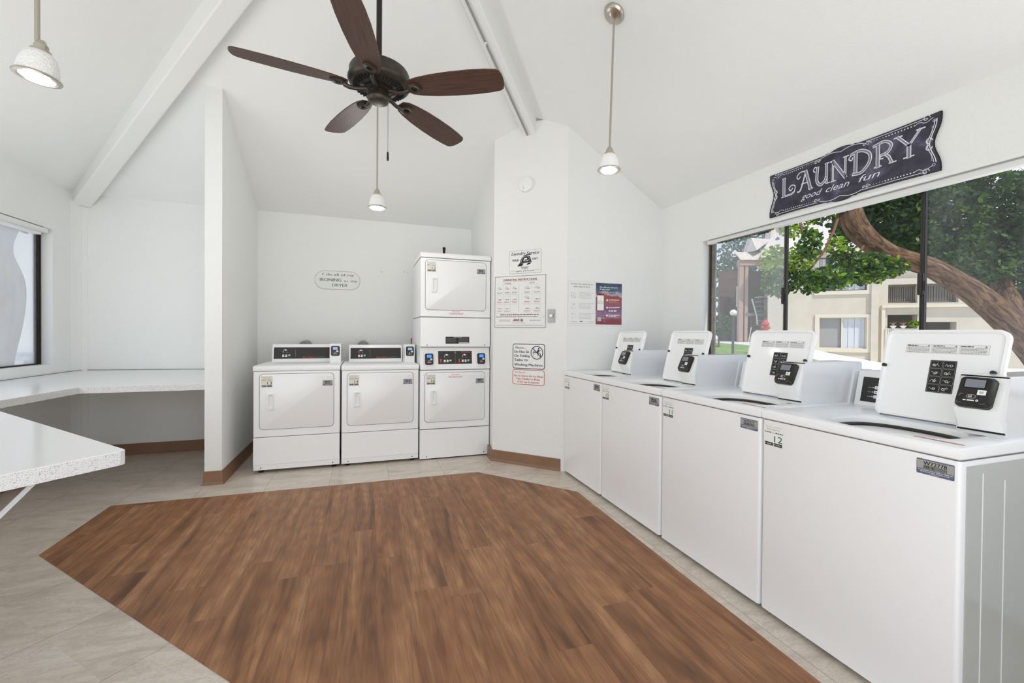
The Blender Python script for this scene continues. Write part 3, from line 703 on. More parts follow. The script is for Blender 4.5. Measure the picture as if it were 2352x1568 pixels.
w9 = make_washer(2.777, '9', None, 'white top-loading washer numbered 9, far end against the poster wall', wid=.612)
# ------------------------------------------------------------------ dryers
def dry_door(parent, x0, z0, x1, z1, F, handle=True, num=None, please=False, tagc=True):
    """door on the front face: frame F maps (u, v, w) with w out of the face"""
    bm = NB(); r = .03
    loft(bm, [[(x, y, .0006) for x, y in rrect(x0-.0035, z0-.0035, x1+.0035, z1+.0035, r+.003)], [(x, y, .0022) for x, y in rrect(x0-.0035, z0-.0035, x1+.0035, z1+.0035, r+.003)], [(x, y, .0022) for x, y in rrect(x0, z0, x1, z1, r)]])
    bm.transform(F); obj('door_gasket', bm, M['seam'], parent)
    bm = NB(); loft(bm, [[(x, y, .0005) for x, y in rrect(x0, z0, x1, z1, r)], [(x, y, .004) for x, y in rrect(x0, z0, x1, z1, r)], [(x, y, .006) for x, y in rrect(x0+.003, z0+.003, x1-.003, z1-.003, r-.003)]], cap1=True)
    bm.transform(F); d = obj('door', bm, M['enamel'], parent, smooth=True, angle=40)
    # scooped pull handle
    hx, hz = x0+.048, z1-.30
    bm = NB(); o = rrect(hx, hz, hx+.055, hz+.138, .008, 4); i1 = rrect(hx+.020, hz+.020, hx+.048, hz+.128, .007, 4); i2 = rrect(hx+.024, hz+.028, hx+.052, hz+.118, .006, 4)
    loft(bm, [[(x, y, .006) for x, y in o], [(x, y, .016) for x, y in o], [(x, y, .019) for x, y in rrect(hx+.004, hz+.006, hx+.052, hz+.134, .007, 4)], [(x, y, .018) for x, y in i1], [(x, y, .0065) for x, y in i2]], cap1=True)
    bm.transform(F); obj('handle', bm, M['plastic_w'], d, smooth=True, angle=35)
    a = Art(); number_sticker(a, x0+.010, z1-.110, .086, .095, num, base='sticker'); a.build('number_sticker', F @ Matrix.Translation((0, 0, .0064)), d)
    a = Art(); asset_tag(a, x1-.088, z1-.107, .080, .045, None); a.build('asset_tag', F @ Matrix.Translation((0, 0, .0064)), d)
    if please is not False:
        zz, hh = please; a = Art(); xm = (x0+x1)/2+.0
        a.text('PLEASE', xm, zz, .016, 'pinkred', .0004, al='c', bold=.0008, width=.075); a.greek(xm-.07, zz-.012, xm+.07, .006, 'pinkred', .0004); a.greek(xm-.06, zz-.022, xm+.065, .006, 'pinkred', .0004, 3)
        a.build('notice_print', F @ Matrix.Translation((0, 0, hh)), parent)
    return d
def screws(parent, F, pts):
    for u, v in pts:
        bm = NB(); lathe(bm, [(.0045, 0), (.0045, .002), (.002, .003)], 10, mat4=F @ Matrix.Translation((u, v, 0))); obj('screw', bm, M['alu_dark'], parent)
def speedq(a, x, y, s=.012):
    a.text('Speed Queen', x, y, s, 'orange', .0018, bold=.0004, width=s*7.6); a.text('Commercial Dryer', x+s*8.0, y+.001, s*.72, 'grey', .0018, width=s*6.6)
def keypad(a, x, y, k=1.0):
    for i in range(3):
        a.rr(x+i*.026*k, y+.012*k, x+(i*.026+.018)*k, y+.021*k, .002*k, 'white', .0018); a.rr(x+i*.026*k, y, x+(i*.026+.018)*k, y+.009*k, .002*k, 'white' if i < 2 else 'kgreen', .0018)
    a.curve([(x+.006*k, y+.048*k), (x+.012*k, y+.064*k), (x+.026*k, y+.072*k), (x+.040*k, y+.064*k)], .003*k, 'white', .0018, 4)
    a.disc(x+.026*k, y+.066*k, .007*k, 'white', .0018, 10); a.disc(x+.038*k, y+.062*k, .0035*k, 'white', .0018, 8); a.greek(x, y+.040*k, x+.016*k, .003*k, 'grey', .0018); a.greek(x+.034*k, y+.040*k, x+.05*k, .003*k, 'grey', .0018, 2)
def make_dryer(x0, wid, zs, num, label):
    Y0 = 4.088; t = thing('clothes_dryer', label, 'dryer', (x0, Y0, 0), 0, 'single front-loading dryers in the alcove')
    D = .70; F = frame((0, 0, 0), (1, 0, 0), (0, 0, 1)); zl = .852+zs      # zl: seam under the top
    bm = NB(); loft(bm, [[(x, y, z) for x, y in rrect(.002, 0, wid-.002, D, .010, 4)] for z in (.304+zs*.6, zl-.004)], cap0=True, cap1=True); obj('cabinet', bm, M['enamel'], t, smooth=True, angle=40)
    bm = NB(); loft(bm, [[(x, y, z) for x, y in rrect(.006, .006, wid-.006, D-.004, .008, 4)] for z in (.296+zs*.6, .305+zs*.6)]); obj('seam_gasket', bm, M['seam'], t); bm = NB(); loft(bm, [[(x, y, z) for x, y in rrect(.005, .004, wid-.005, D-.004, .008, 4)] for z in (zl-.005, zl+.002)]); obj('seam_gasket', bm, M['seam'], t)
    zt = .298+zs*.6; zb = .024+zs*.5
    bm = NB(); prism(bm, [(.003, .003, zt), (.003, -.001, zt-.006), (.003, -.001, zb+.05), (.003, .004, zb+.046), (.003, .006, zb+.004), (.003, .014, zb), (.003, .10, zb), (.003, .10, zt)], (wid-.006, 0, 0)); tp = obj('toe_panel', bm, M['enamel'], t)
    screws(tp, F @ Matrix.Translation((0, 0, -.005)), [(.058, zb+.022), (wid-.058, zb+.022)])
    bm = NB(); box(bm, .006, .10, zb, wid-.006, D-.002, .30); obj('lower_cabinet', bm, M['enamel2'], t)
    for fx in (.05, wid-.05):
        for fy in (.06, D-.06):
            bm = NB(); lathe(bm, [(.02, 0), (.02, .012), (.009, .012), (.009, zb+.003)], 12, mat4=Matrix.Translation((fx, fy, 0))); obj('foot', bm, M['rubber'], t)
    dry_door(t, .050, .366+zs*.8, wid-.052, .826+zs, F, num=num)
    bm = NB(); ztp = zl+.042
    prism(bm, [(0, 0, zl), (0, -.002, zl+.006), (0, -.001, ztp-.012), (0, .006, ztp-.004), (0, .016, ztp), (0, D, ztp), (0, D, zl)], (wid, 0, 0)); obj('top', bm, M['enamel'], t, smooth=True, angle=30)
    # console: leaning housing with a black control film
    yc = .52; x1, x2 = .045, wid-.050
    bm = NB(); prism(bm, [(x1, yc, ztp), (x1, yc+.004, ztp+.014), (x1, yc+.036, ztp+.150), (x1, yc+.046, ztp+.166), (x1, yc+.13, ztp+.166), (x1, yc+.15, ztp)], (x2-x1-.06, 0, 0)); cs = obj('console', bm, M['enamel'], t, smooth=True, angle=30)
    FC = frame((x1, yc+.006, ztp+.022), (1, 0, 0), (0, .032, .136)); W = x2-x1-.072
    a = Art(); a.rect(.014, .008, W, .118, 'blackpanel', .0012); a.rect(.198, .022, .1995, .10, 'grey', .0018)
    keypad(a, .085, .026, 1.0); speedq(a, .262, .018, .0135); a.build('control_panel', FC, cs)
    # coin box with reader
    mx, my = wid-.106, .285; bm = NB(); zt2 = ztp+.178
    prism(bm, [(mx, my, ztp), (mx, my-.004, ztp+.05), (mx, my+.004, zt2), (mx, .66, zt2), (mx, .66, ztp)], (.098, 0, 0)); mt = obj('payment_meter', bm, M['enamel2'], t)
    bm = NB(); prism(bm, [(mx+.004, my-.001, ztp+.006), (mx+.004, my-.012, ztp+.060), (mx+.004, my-.002, zt2-.004), (mx+.004, my+.01, zt2-.004), (mx+.004, my+.01, ztp+.006)], (.090, 0, 0)); obj('front_plate', bm, M['plastic_w'], mt)
    card_reader('card_reader', mt, frame((mx+.050, my-.006, ztp+.112), (1, 0, 0), (0, .010, .11)), .074, .092, .018, 'screen_pale')
    return t
make_dryer(-.873, .671, .004, '13', 'white front-loading dryer numbered 13, next to the partition wall')
make_dryer(-.192, .668, -.003, '14', 'white front-loading dryer numbered 14, between dryer 13 and the stack')
# stacked dryer
def make_stack(x0, wid):
    Y0 = 4.088; t = thing('stacked_dryer', 'tall white double-stack dryer numbered 15 above and 16 below', 'dryer', (x0, Y0, 0)); D = .68
    F = frame((0, 0, 0), (1, 0, 0), (0, 0, 1))
    def body(name, z0, z1, y=0, inset=.002):
        bm = NB(); loft(bm, [[(x, yy, z) for x, yy in rrect(inset, y, wid-inset, D, .009, 4)] for z in (z0, z1)], cap0=True, cap1=True); return obj(name, bm, M['enamel'], t, smooth=True, angle=40)
    body('lower_cabinet', .290, .834); body('toe_panel', .012, .282, -.001)
    bm = NB()
    bm.free()
    for z in (.282, .834, 1.329, 1.880):
        bm = NB(); loft(bm, [[(x, y, zz) for x, y in rrect(.006, .005, wid-.006, D-.004, .008, 4)] for zz in (z-.001, z+.009)]); obj('seam_gasket', bm, M['seam'], t)
    lc = body('foot_plinth', 0, .014, .02, .012); lc.data.materials[0] = M['rubber']
    dry_door(t, .047, .352, wid-.054, .812, F, num='16', please=(.786, .0064))
    # control band, leaning back under the overhanging upper dryer
    bm = NB(); prism(bm, [(.003, 0, .842), (.003, .002, .852), (.003, .030, 1.045), (.003, .05, 1.052), (.003, D, 1.052), (.003, D, .842)], (wid-.006, 0, 0)); cb = obj('control_band', bm, M['enamel'], t, smooth=True, angle=30)
    FC = frame((0, .002, .852), (1, 0, 0), (0, .028, .193))
    a = Art(); a.rect(.170, .040, .494, .164, 'blackpanel', .0012); a.rect(.331, .05, .3325, .135, 'grey', .0018); a.disc(.333, .149, .009, 'steel', .0022, 16); a.disc(.333, .149, .004, 'dgrey', .0026, 10)
    keypad(a, .222, .058, 1.05); keypad(a, .395, .058, 1.05); a.text('Speed Queen', .392, .150, .0115, 'orange', .0018, bold=.0004, width=.085)
    for x, dy in ((.195, 1), (.370, -1)):
        z = .072; a.rect(x-.004, z-.013, x+.004, z+.013, 'orange', .0018)
        for q in (-1, 1):
            if q == dy or 1: a.poly([(x-.010, z+q*.008), (x+.010, z+q*.008), (x, z+q*.020)] if q == dy else [(x-.006, z+q*.010), (x+.006, z+q*.010), (x+.006, z+q*.015), (x-.006, z+q*.015)], 'orange', .0018)
    a.build('control_panel', FC, cb)
    for x, sc in ((.030, 'screen_blue'), (.530, 'screen_blue')):
        bm = NB(); loft(bm, [[(u, v, 0) for u, v in rrect(x, .006, x+.108, .184, .004, 3)], [(u, v, .006) for u, v in rrect(x, .006, x+.108, .184, .004, 3)]], cap1=True); bm.transform(FC); p = obj('reader_plate', bm, M['plastic_w'], cb)
        card_reader('card_reader', p, FC @ Matrix.Translation((x+.054, .088, .006)), .076, .104, .018, sc)
    # upper dryer
    body('upper_cabinet', 1.337, 1.881, -.003); body('upper_toe_panel', 1.060, 1.329, -.006)
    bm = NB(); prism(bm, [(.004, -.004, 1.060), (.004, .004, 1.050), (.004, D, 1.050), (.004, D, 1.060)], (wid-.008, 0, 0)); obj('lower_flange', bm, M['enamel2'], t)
    bm = NB(); prism(bm, [(0, -.004, 1.888), (0, -.006, 1.894), (0, -.004, 1.922), (0, .008, 1.934), (0, D, 1.934), (0, D, 1.888)], (wid, 0, 0)); obj('top', bm, M['enamel'], t, smooth=True, angle=30)
    FU = frame((0, -.003, 0), (1, 0, 0), (0, 0, 1))
    dry_door(t, .046, 1.402, wid-.050, 1.863, FU, num='15', please=(1.381, .0006))
    a = Art(); a.rect(.235, 1.085, .462, 1.150, 'ink', .0004); a.rect(.36, 1.087, .46, 1.096, 'white', .0006)
    a.greek(.31, 1.143, .39, .005, 'lgrey', .0006)
    for j in range(6):
        a.greek(.24, 1.098+j*.0075, .335, .003, 'mgrey', .0006, j); a.greek(.358, 1.103+j*.0075, .455, .003, 'mgrey', .0006, j+9)
    a.build('warning_label', frame((0, -.0062, 0), (1, 0, 0), (0, 0, 1)), t)
    screws(t, frame((0, -.006, 0), (1, 0, 0), (0, 0, 1)), [(.062, 1.072), (wid-.058, 1.072)]); screws(t, frame((0, -.001, 0), (1, 0, 0), (0, 0, 1)), [(.062, .03), (wid-.056, .035)])
    return t
make_stack(.486, .672)
# duct elbows behind the single dryers, odd pipe bits
for x, lbl in ((-.591, 'silver foil vent duct behind dryer 13'), (-.018, 'silver foil vent duct behind dryer 14')):
    bm = NB(); pts = [(x, 4.86, .75), (x, 4.865, .92), (x, 4.90, 1.00), (x, 4.97, 1.040), (x, 5.085, 1.040)]
    P = []
    for a_, b_ in zip(pts, pts[1:]):
        for k in range(6): P.append(Vector(a_).lerp(Vector(b_), k/6))
    P.append(Vector(pts[-1])); rs = [.050+(.004 if i % 2 else 0) for i in range(len(P))]; tube(bm, P, rs, 20)
    d = obj('vent_duct', bm, M['chrome'], smooth=True, angle=60); tag(d, lbl, 'duct', 'foil ducts behind the single dryers')
    bm = NB(); lathe(bm, [(.062, 5.07), (.062, 5.098)], 24, mat4=Matrix(((1, 0, 0, x), (0, 0, 1, 0), (0, 1, 0, 1.040), (0, 0, 0, 1)))); obj('collar', bm, M['steel'], d)
bm = NB(); lathe(bm, [(.013, 1.934), (.013, 2.055), (.016, 2.055), (.016, 2.085), (.013, 2.088)], 16, mat4=Matrix.Translation((.79, 4.60, 0))); o = obj('pipe_cap', bm, M['rubber']); tag(o, 'short black capped pipe standing on top of the stacked dryer', 'pipe')
bm = NB(); tube(bm, [(.478, 4.815, .0), (.478, 4.815, 1.10), (.478, 4.80, 1.125)], .006, 8); o = obj('copper_pipe', bm, M['copper']); tag(o, 'thin copper pipe poking up behind dryer 14', 'pipe')
# ------------------------------------------------------------------ signs and wall things
SF = frame((1.135-.0007, 3.904-.0007, 0), (1, -1, 0), (0, 0, 1))
def panel(bm, pts, d, F, mi=0, bev=0):
    loft(bm, [[(x, y, 0) for x, y in pts], [(x, y, d) for x, y in pts]], cap0=True, cap1=True, mi=mi); bm.transform(F); return bm
def sign(name, label, cat, pts, d, F, m, **k):
    o = obj(name, panel(NB(), pts, d, F), m); tag(o, label, cat, **k); return o
R4 = lambda x0, y0, x1, y1: [(x0, y0), (x1, y0), (x1, y1), (x0, y1)]
# operating instructions
o = sign('instruction_sign', 'large white washer and dryer operating instructions board with red heading and grey border', 'sign', R4(.016, 1.238, .527, 1.709), .004, SF, M['paper'])
a = Art(); X0, Z0, W, H = .016, 1.238, .511, .471
def A_(fx, fy): return (X0+W*fx, Z0+H*fy)
a.frame(X0, Z0, X0+W, Z0+H, .003, .0065, 'grey', .0044, 1)
a.text('OPERATING INSTRUCTIONS', *A_(.5, .905), .026, 'maroon', .0046, al='c', bold=.0009, width=W*.66); a.rect(*A_(.14, .89), *A_(.86, .893), 'mgrey', .0046)
for fx, s_ in ((.26, 'WASHER'), (.74, 'DRYER')): a.text(s_, *A_(fx, .848), .016, 'mgrey', .0046, al='c', bold=.0004); a.rect(*A_(fx-.11, .834), *A_(fx+.11, .836), 'mgrey', .0046)
a.rect(*A_(.484, .30), *A_(.488, .83), 'mgrey', .0046)
for fx in (.17, .32, .735): a.rect(*A_(fx, .28), *A_(fx+.002, .83), 'grey', .0046)
for fy in (.28, .455, .645):
    a.rect(*A_(.03, fy), *A_(.46, fy+.0025), 'grey', .0046); a.rect(*A_(.55, fy), *A_(.94, fy+.0025), 'grey', .0046)
q = random.Random(3)
for ci, (fx, w_) in enumerate(((.04, .12), (.19, .12), (.34, .12), (.575, .14), (.76, .15))):
    for ri, fy in enumerate((.66, .475, .30)):
        x, y = A_(fx, fy); w = W*w_
        if ci == 2 and ri == 2: continue
        if ri == 0 or (ci == 3 and ri == 1):
            pts = [(x+w*.15, y+.045), (x+w*.35, y+.060), (x+w*.65, y+.056), (x+w*.85, y+.040)]; a.curve(pts, .0022, 'mgrey', .0046); a.curve([(x+w*.4, y+.050), (x+w*.6, y+.040), (x+w*.8, y+.044)], .004, 'maroon', .0047); a.line([(x+w*.3, y+.045), (x+w*.3, y+.022)], .0015, 'grey', .0046)
        else:
            a.frame(x+w*.1, y+.022, x+w*.9, y+.068, .002, .001, 'lgrey', .0046, 1); a.greek(x+w*.3, y+.030, x+w*.8, .008, 'mgrey', .0046, ci); a.greek(x+w*.6, y+.032, x+w*.95, .004, 'pinkred', .0046, ci)
        a.greek(x+w*.05, y+.010, x+w*.95, .004, 'maroon' if ri == 1 else 'mgrey', .0046, ri); a.greek(x+w*.15, y+.003, x+w*.85, .004, 'pinkred' if ri else 'grey', .0046, ri+3)
a.greek(*A_(.12, .243), X0+W*.87, .008, 'maroon', .0046); a.greek(*A_(.03, .205), X0+W*.85, .007, 'mgrey', .0046); a.frame(*A_(.88, .19), *A_(.97, .225), .002, .001, 'grey', .0046, 1)
a.text('AWS', *A_(.37, .125), .030, 'maroon', .0048, shear=.25, bold=.0016, width=.065); a.rr(*A_(.52, .12), *A_(.57, .17), .003, 'mgrey', .0046)
a.greek(*A_(.09, .145), X0+W*.33, .005, 'grey', .0046); a.greek(*A_(.09, .125), X0+W*.33, .005, 'grey', .0046, 5); a.greek(*A_(.70, .135), X0+W*.91, .007, 'grey', .0046); a.greek(*A_(.36, .09), X0+W*.62, .005, 'lgrey', .0046)
a.greek(*A_(.04, .05), X0+W*.96, .004, 'lgrey', .0046); a.greek(*A_(.04, .038), X0+W*.96, .004, 'lgrey', .0046, 2)
a.build('printed_face', SF, o)
# laundry service tin sign
o = sign('vintage_sign', 'small white retro plaque with a black flat iron, above the operating instructions', 'sign', R4(.163, 1.728, .478, 1.936), .003, SF, M['paper'])
a = Art(); X0, Z0, W, H = .163, 1.728, .315, .208; a.frame(X0+.001, Z0+.001, X0+W-.001, Z0+H-.001, .002, .0022, 'grey', .0034, 1)
a.text('Laundry Service', *A_(.5, .80), .040, 'ink', .0038, al='c', shear=.35, width=W*.86, bold=.0006)
a.text('WASH', *A_(.10, .53), .028, 'dgrey', .0038, bold=.0008, width=W*.21); a.text('DRY', *A_(.74, .55), .028, 'dgrey', .0038, bold=.0008, width=W*.16); a.text('FOLD', *A_(.5, .195), .027, 'dgrey', .0038, al='c', bold=.0008, width=W*.2)
a.text('open 24 hours', *A_(.5, .075), .021, 'dgrey', .0038, al='c', shear=.3, width=W*.58); a.rect(*A_(.06, .10), *A_(.19, .11), 'mgrey', .0038); a.rect(*A_(.83, .12), *A_(.95, .13), 'mgrey', .0038)
a.poly([A_(.26, .31), A_(.33, .43), A_(.46, .43), A_(.41, .31)], 'ink', .0038); a.poly([A_(.55, .35), A_(.60, .45), A_(.70, .45), A_(.66, .38)], 'ink', .0038); a.poly([A_(.33, .43), A_(.72, .47), A_(.73, .50), A_(.34, .46)], 'dgrey', .0038)
body = [A_(.35, .46), A_(.37, .60), A_(.42, .70), A_(.50, .76), A_(.58, .77), A_(.66, .70), A_(.69, .58), A_(.70, .50), A_(.60, .46)]; a.poly(body, 'ink', .0039)
a.curve([A_(.38, .48), A_(.41, .62), A_(.48, .71), A_(.57, .73), A_(.64, .64), A_(.66, .52)], .0022, 'paper', .0041); a.poly([A_(.45, .52), A_(.48, .64), A_(.56, .66), A_(.57, .60), A_(.62, .58), A_(.60, .52)], 'paper', .0041); a.poly([A_(.48, .53), A_(.50, .58), A_(.60, .60), A_(.61, .55)], 'ink', .0042)
a.curve([A_(.48, .75), A_(.58, .80), A_(.66, .78), A_(.70, .82)], .006, 'ink', .004); a.build('printed_face', SF, o)
# do not sit signs
o = sign('notice_sign', 'white English notice with navy border and no-sitting symbol on the angled wall', 'sign', R4(.200, .866, .528, 1.103), .002, SF, M['white'])
a = Art(); X0, Z0, W, H = .206, .869, .316, .226; a.frame(X0, Z0, X0+W, Z0+H, .022, .0065, 'navy', .0025)
a.text('Please....', *A_(.07, .80), .030, 'dgrey', .0027, shear=.35, width=W*.36)
for s_, fy, w_ in (('Do Not Sit', .635, .46), ('On Folding', .475, .49), ('Tables Or', .305, .43), ('Washing Machines', .12, .88)): a.text(s_, *A_(.055, fy), .031, 'navy', .0027, bold=.0009, width=W*w_)
cx, cz = A_(.755, .655); rr_ = W*.19; a.ring(cx, cz, rr_, .007, 'navy', .0027)
a.disc(cx+.018, cz+.036, .0075, 'navy', .0028, 12); a.poly([(cx+.010, cz+.028), (cx+.024, cz+.026), (cx+.018, cz+.002), (cx-.002, cz-.004), (cx-.004, cz+.006)], 'navy', .0028); a.line([(cx+.018, cz+.014), (cx+.036, cz+.020)], .004, 'dgrey', .0028)
a.line([(cx+.004, cz-.002), (cx+.034, cz-.010), (cx+.036, cz-.030)], .006, 'navy', .0028); a.line([(cx+.008, cz-.006), (cx+.012, cz-.034)], .004, 'mgrey', .0028); a.rect(cx-.040, cz-.004, cx-.006, cz+.004, 'mgrey', .0028)
a.poly([(cx-.036, cz+.004), (cx-.032, cz+.020), (cx-.018, cz+.016), (cx-.010, cz+.004)], 'grey', .0028); a.line([(cx-.034, cz), (cx-.034, cz-.032)], .004, 'mgrey', .0028); a.line([(cx-rr_*.7, cz+rr_*.7), (cx+rr_*.7, cz-rr_*.7)], .007, 'navy', .0030); a.build('printed_face', SF, o)
o = sign('notice_sign', 'white Spanish notice with red border and red lettering, lowest on the angled wall', 'sign', R4(.200, .716, .528, .8655), .002, SF, M['white'])
a = Art(); X0, Z0, W, H = .206, .726, .314, .136; a.frame(X0, Z0, X0+W, Z0+H, .020, .005, 'red', .0025)
a.text('Por Favor', *A_(.06, .76), .022, 'mgrey', .0027, shear=.35, width=W*.34)
for s_, fy, w_, fx in (('No Se Siente En Las Mesa', .53, .90, .5), ('Para Doblar La Ropa', .33, .72, .5), ('O En Las Lavadoras', .13, .68, .5)): a.text(s_, *A_(fx, fy), .023, 'red', .0027, al='c', bold=.0006, width=W*w_)
a.build('printed_face', SF, o)
# smoke detector, light control
bm = NB(); lathe(bm, [(.068, 0), (.068, .012), (.064, .030), (.052, .036), (.010, .038)], 40, mat4=SF @ Matrix.Translation((.331, 2.519, 0))); o = obj('smoke_detector', bm, M['plastic_w'], smooth=True, angle=40); tag(o, 'round white smoke detector high on the angled wall', 'smoke detector')
a = Art(); a.rr(-.018, -.045, -.010, -.035, .002, 'mgrey', .0385); a.disc(-.012, -.022, .0022, 'mgrey', .0385, 8); a.build('test_button', SF @ Matrix.Translation((.331, 2.519, 0)), o)
t = sign('timer_switch', 'silver wall plate with a white rotary knob beside the operating instructions', 'switch', rrect(.545, 1.284, .612, 1.400, .003, 3), .005, SF, M['steel'])
bm = NB(); lathe(bm, [(.016, .005), (.015, .018), (.010, .020)], 20, mat4=SF @ Matrix.Translation((.578, 1.344, 0))); obj('knob', bm, M['white'], t, smooth=True, angle=40)
a = Art(); a.ring(.578, 1.344, .024, .0015, 'dgrey', .0055); a.disc(.578, 1.392, .002, 'dgrey', .0055, 8); a.disc(.578, 1.293, .002, 'dgrey', .0055, 8); a.build('dial_marks', SF, t)
# posters on the closet's side wall
PF = frame((0, 3.396, 0), (1, 0, 0), (0, 0, 1)); PF2 = frame((0, 3.3972, 0), (1, 0, 0), (0, 0, 1))
o = sign('poster', 'pale white instruction poster with dotted shirt outlines beside the maroon poster', 'poster', R4(1.652, 1.258, 1.917, 1.645), .003, PF2, M['paper'])
a = Art(); X0, Z0, W, H = 1.652, 1.258, .265, .387; a.frame(X0, Z0, X0+W, Z0+H, .001, .001, 'lgrey', .0024, 1); q = random.Random(9)
a.greek(*A_(.1, .92), X0+W*.9, .012, 'lgrey', .0024); a.greek(*A_(.2, .86), X0+W*.8, .012, 'lgrey', .0024, 3)
for j, fy in enumerate((.68, .44, .22)):
    cx, cz = A_(.20, fy); pts = [(cx+.028*cos(k*pi/4)*(1 if k % 2 else .75), cz+.028*sin(k*pi/4)*(1 if k % 2 else .8)) for k in range(9)]; a.line(pts, .001, 'grey', .0024)
    for k in range(9-j*3): a.disc(cx+q.uniform(-.02, .02), cz+q.uniform(-.024, .024), .0026, 'dgrey' if k % 2 else 'mgrey', .0026, 6)
    for k in range(5): a.greek(*A_(.40, fy+.06-k*.03), X0+W*(.95 if k == 0 else .85), .0035, 'lgrey', .0024, k)
a.text('AWS', *A_(.42, .085), .014, 'dgrey', .0026, shear=.25, bold=.0009, width=.03); a.greek(*A_(.10, .09), X0+W*.34, .004, 'grey', .0024); a.greek(*A_(.72, .09), X0+W*.95, .004, 'grey', .0024); a.greek(*A_(.05, .05), X0+W*.97, .003, 'lgrey', .0024)
a.build('printed_face', PF, o)
o = sign('poster', 'glossy maroon and navy pay-by-phone poster with a phone picture', 'poster', R4(1.921, 1.256, 2.19, 1.647), .003, PF2, M['paper'])
M['poster_img'] = mat('poster_print', (120, 60, 72), .25, coat=.5); g = G(M['poster_img']); tc = g.n('ShaderNodeTexCoord'); sp = g.n('ShaderNodeSeparateXYZ'); g.l(tc.outputs['Object'], sp.inputs[0])
nz = g.noise(tc.outputs['Object'], 14, 4); zz = g.math('ADD', sp.outputs[2], g.math('MULTIPLY', g.math('SUBTRACT', nz, .5), .10))
g.l(g.ramp(g.math('DIVIDE', g.math('SUBTRACT', zz, 1.27), .37), [(0, lin((140, 22, 34))), (.10, lin((128, 34, 48))), (.20, lin((150, 110, 140))), (.38, lin((112, 78, 116))), (.5, lin((150, 80, 84))), (.68, lin((150, 52, 54))), (.72, lin((176, 176, 180))), (.80, lin((74, 90, 116))), (1, lin((40, 52, 78)))]), g.b.inputs['Base Color'])
a = Art(); X0, Z0, W, H = 1.923, 1.272, .262, .366; a.rect(X0, Z0, X0+W, Z0+H, 'poster_img', .0023)
a.rr(*A_(.04, .33), *A_(.31, .75), .006, 'maroon', .0026); a.rr(*A_(.05, .34), *A_(.30, .70), .004, 'white', .0028); a.frame(*A_(.075, .50), *A_(.16, .56), .002, .0025, 'slate', .003); a.frame(*A_(.20, .50), *A_(.28, .56), .002, .0025, 'teal', .003)
a.text('Pay with your phone in', *A_(.15, .885), .017, 'white', .0026, bold=.0005, width=W*.68); a.text('3 easy steps!', *A_(.15, .835), .017, 'white', .0026, bold=.0005, width=W*.38); a.greek(*A_(.12, .78), X0+W*.85, .005, 'lgrey', .0026)
for j, fy in enumerate((.59, .41, .22)):
    a.disc(*A_(.43, fy), .009, 'white', .0026); a.greek(*A_(.49, fy+.005), X0+W*(.93 if j != 0 else .9), .006, 'white', .0026, j); a.greek(*A_(.49, fy-.025), X0+W*.8, .006, 'pinkred' if j != 2 else 'white', .0026, j); a.greek(*A_(.49, fy-.055), X0+W*.9, .004, 'pinkred', .0026, j+4)
a.greek(*A_(.49, .32), X0+W*.8, .010, 'white', .0026); a.rect(*A_(.06, .08), *A_(.20, .18), 'lgrey', .0026); a.greek(*A_(.22, .15), X0+W*.33, .005, 'white', .0026)
a.build('printed_face', PF, o)
# ironing sign
IF = frame((0, YB-.001, 0), (1, 0, 0), (-0.0, 0, 1))
o = sign('novelty_sign', 'white pill-shaped sign with grey rim and teal lettering above the dryers', 'sign', rrect(-.511, 1.647, -.051, 1.846, .0985, 10), .006, IF, M['board'])
a = Art(); a.frame(-.511, 1.647, -.051, 1.846, .0985, .0038, 'grey', .0065, 10)
a.text("i' do all of my", -.436, 1.795, .034, 'dgrey', .0068, width=.32); a.text('IRONING', -.458, 1.733, .047, 'teal', .0068, bold=.0022, width=.212); a.text('IN', -.213, 1.730, .026, 'mgrey', .0068, bold=.0006, width=.036); a.text('the', -.150, 1.730, .036, 'dgrey', .0068, width=.066)
a.text('DRYER', -.335, 1.678, .045, 'teal', .0068, bold=.0018, width=.155); a.build('lettering', IF, o)
for i, (x, z) in enumerate(((.173, 1.863), (.425, 1.877), (.462, 1.870))):
    bm = NB(); lathe(bm, [(.004, 0), (.003, .002)], 8, mat4=IF @ Matrix.Translation((x, z, 0))); o = obj('wall_plug', bm, M['mgrey']); tag(o, 'tiny grey plastic plug in the wall above the dryers', 'wall plug', 'wall plugs above the dryers')
# laundry chalkboard sign
LF = frame((XW-.002, 2.248, 1.983), (0, -1, 0), (0, 0, 1)); Wd, Hd = .925, .284
def edge(n=10):
    pts = []
    def seg(p, q, f, k):
        for i in range(k):
            t = i/k; x, y = p[0]+(q[0]-p[0])*t, p[1]+(q[1]-p[1])*t; dx, dy = f(t); pts.append((x+dx, y+dy))
    wav = lambda s: (lambda t: (s*.020*(sin(pi*t)-.45*sin(3*pi*t)*.9)*(-1), 0))
    def topf(s):
        def f(t):
            b = 0; c = abs(t-.5)
            if c < .068: b = .013*cos(c/.068*pi/2)**.6
            elif c < .085: b = .005
            return (0, s*(b-.004*sin(pi*min(1, c*2))))
        return f
    seg((0, 0), (Wd, 0), topf(-1), 60); seg((Wd, 0), (Wd, Hd), wav(1), 16); seg((Wd, Hd), (0, Hd), topf(1), 60); seg((0, Hd), (0, 0), wav(-1), 16)
    return pts
E0 = edge(); bd = sign('chalkboard_sign', 'wavy-edged chalkboard style laundry sign above the right window', 'sign', E0, .010, LF, M['chalkboard'])
bm = NB(); cxy = (Wd/2, Hd/2); e1 = [(cxy[0]+(x-cxy[0])*.992, cxy[1]+(y-cxy[1])*.98) for x, y in E0]
loft(bm, [[(x, y, -.0002) for x, y in E0], [(x, y, .0102) for x, y in E0], [(x, y, .0104) for x, y in e1]]); bm.transform(LF); obj('painted_edge', bm, M['dgrey'], bd)
a = Art(); w = .0108
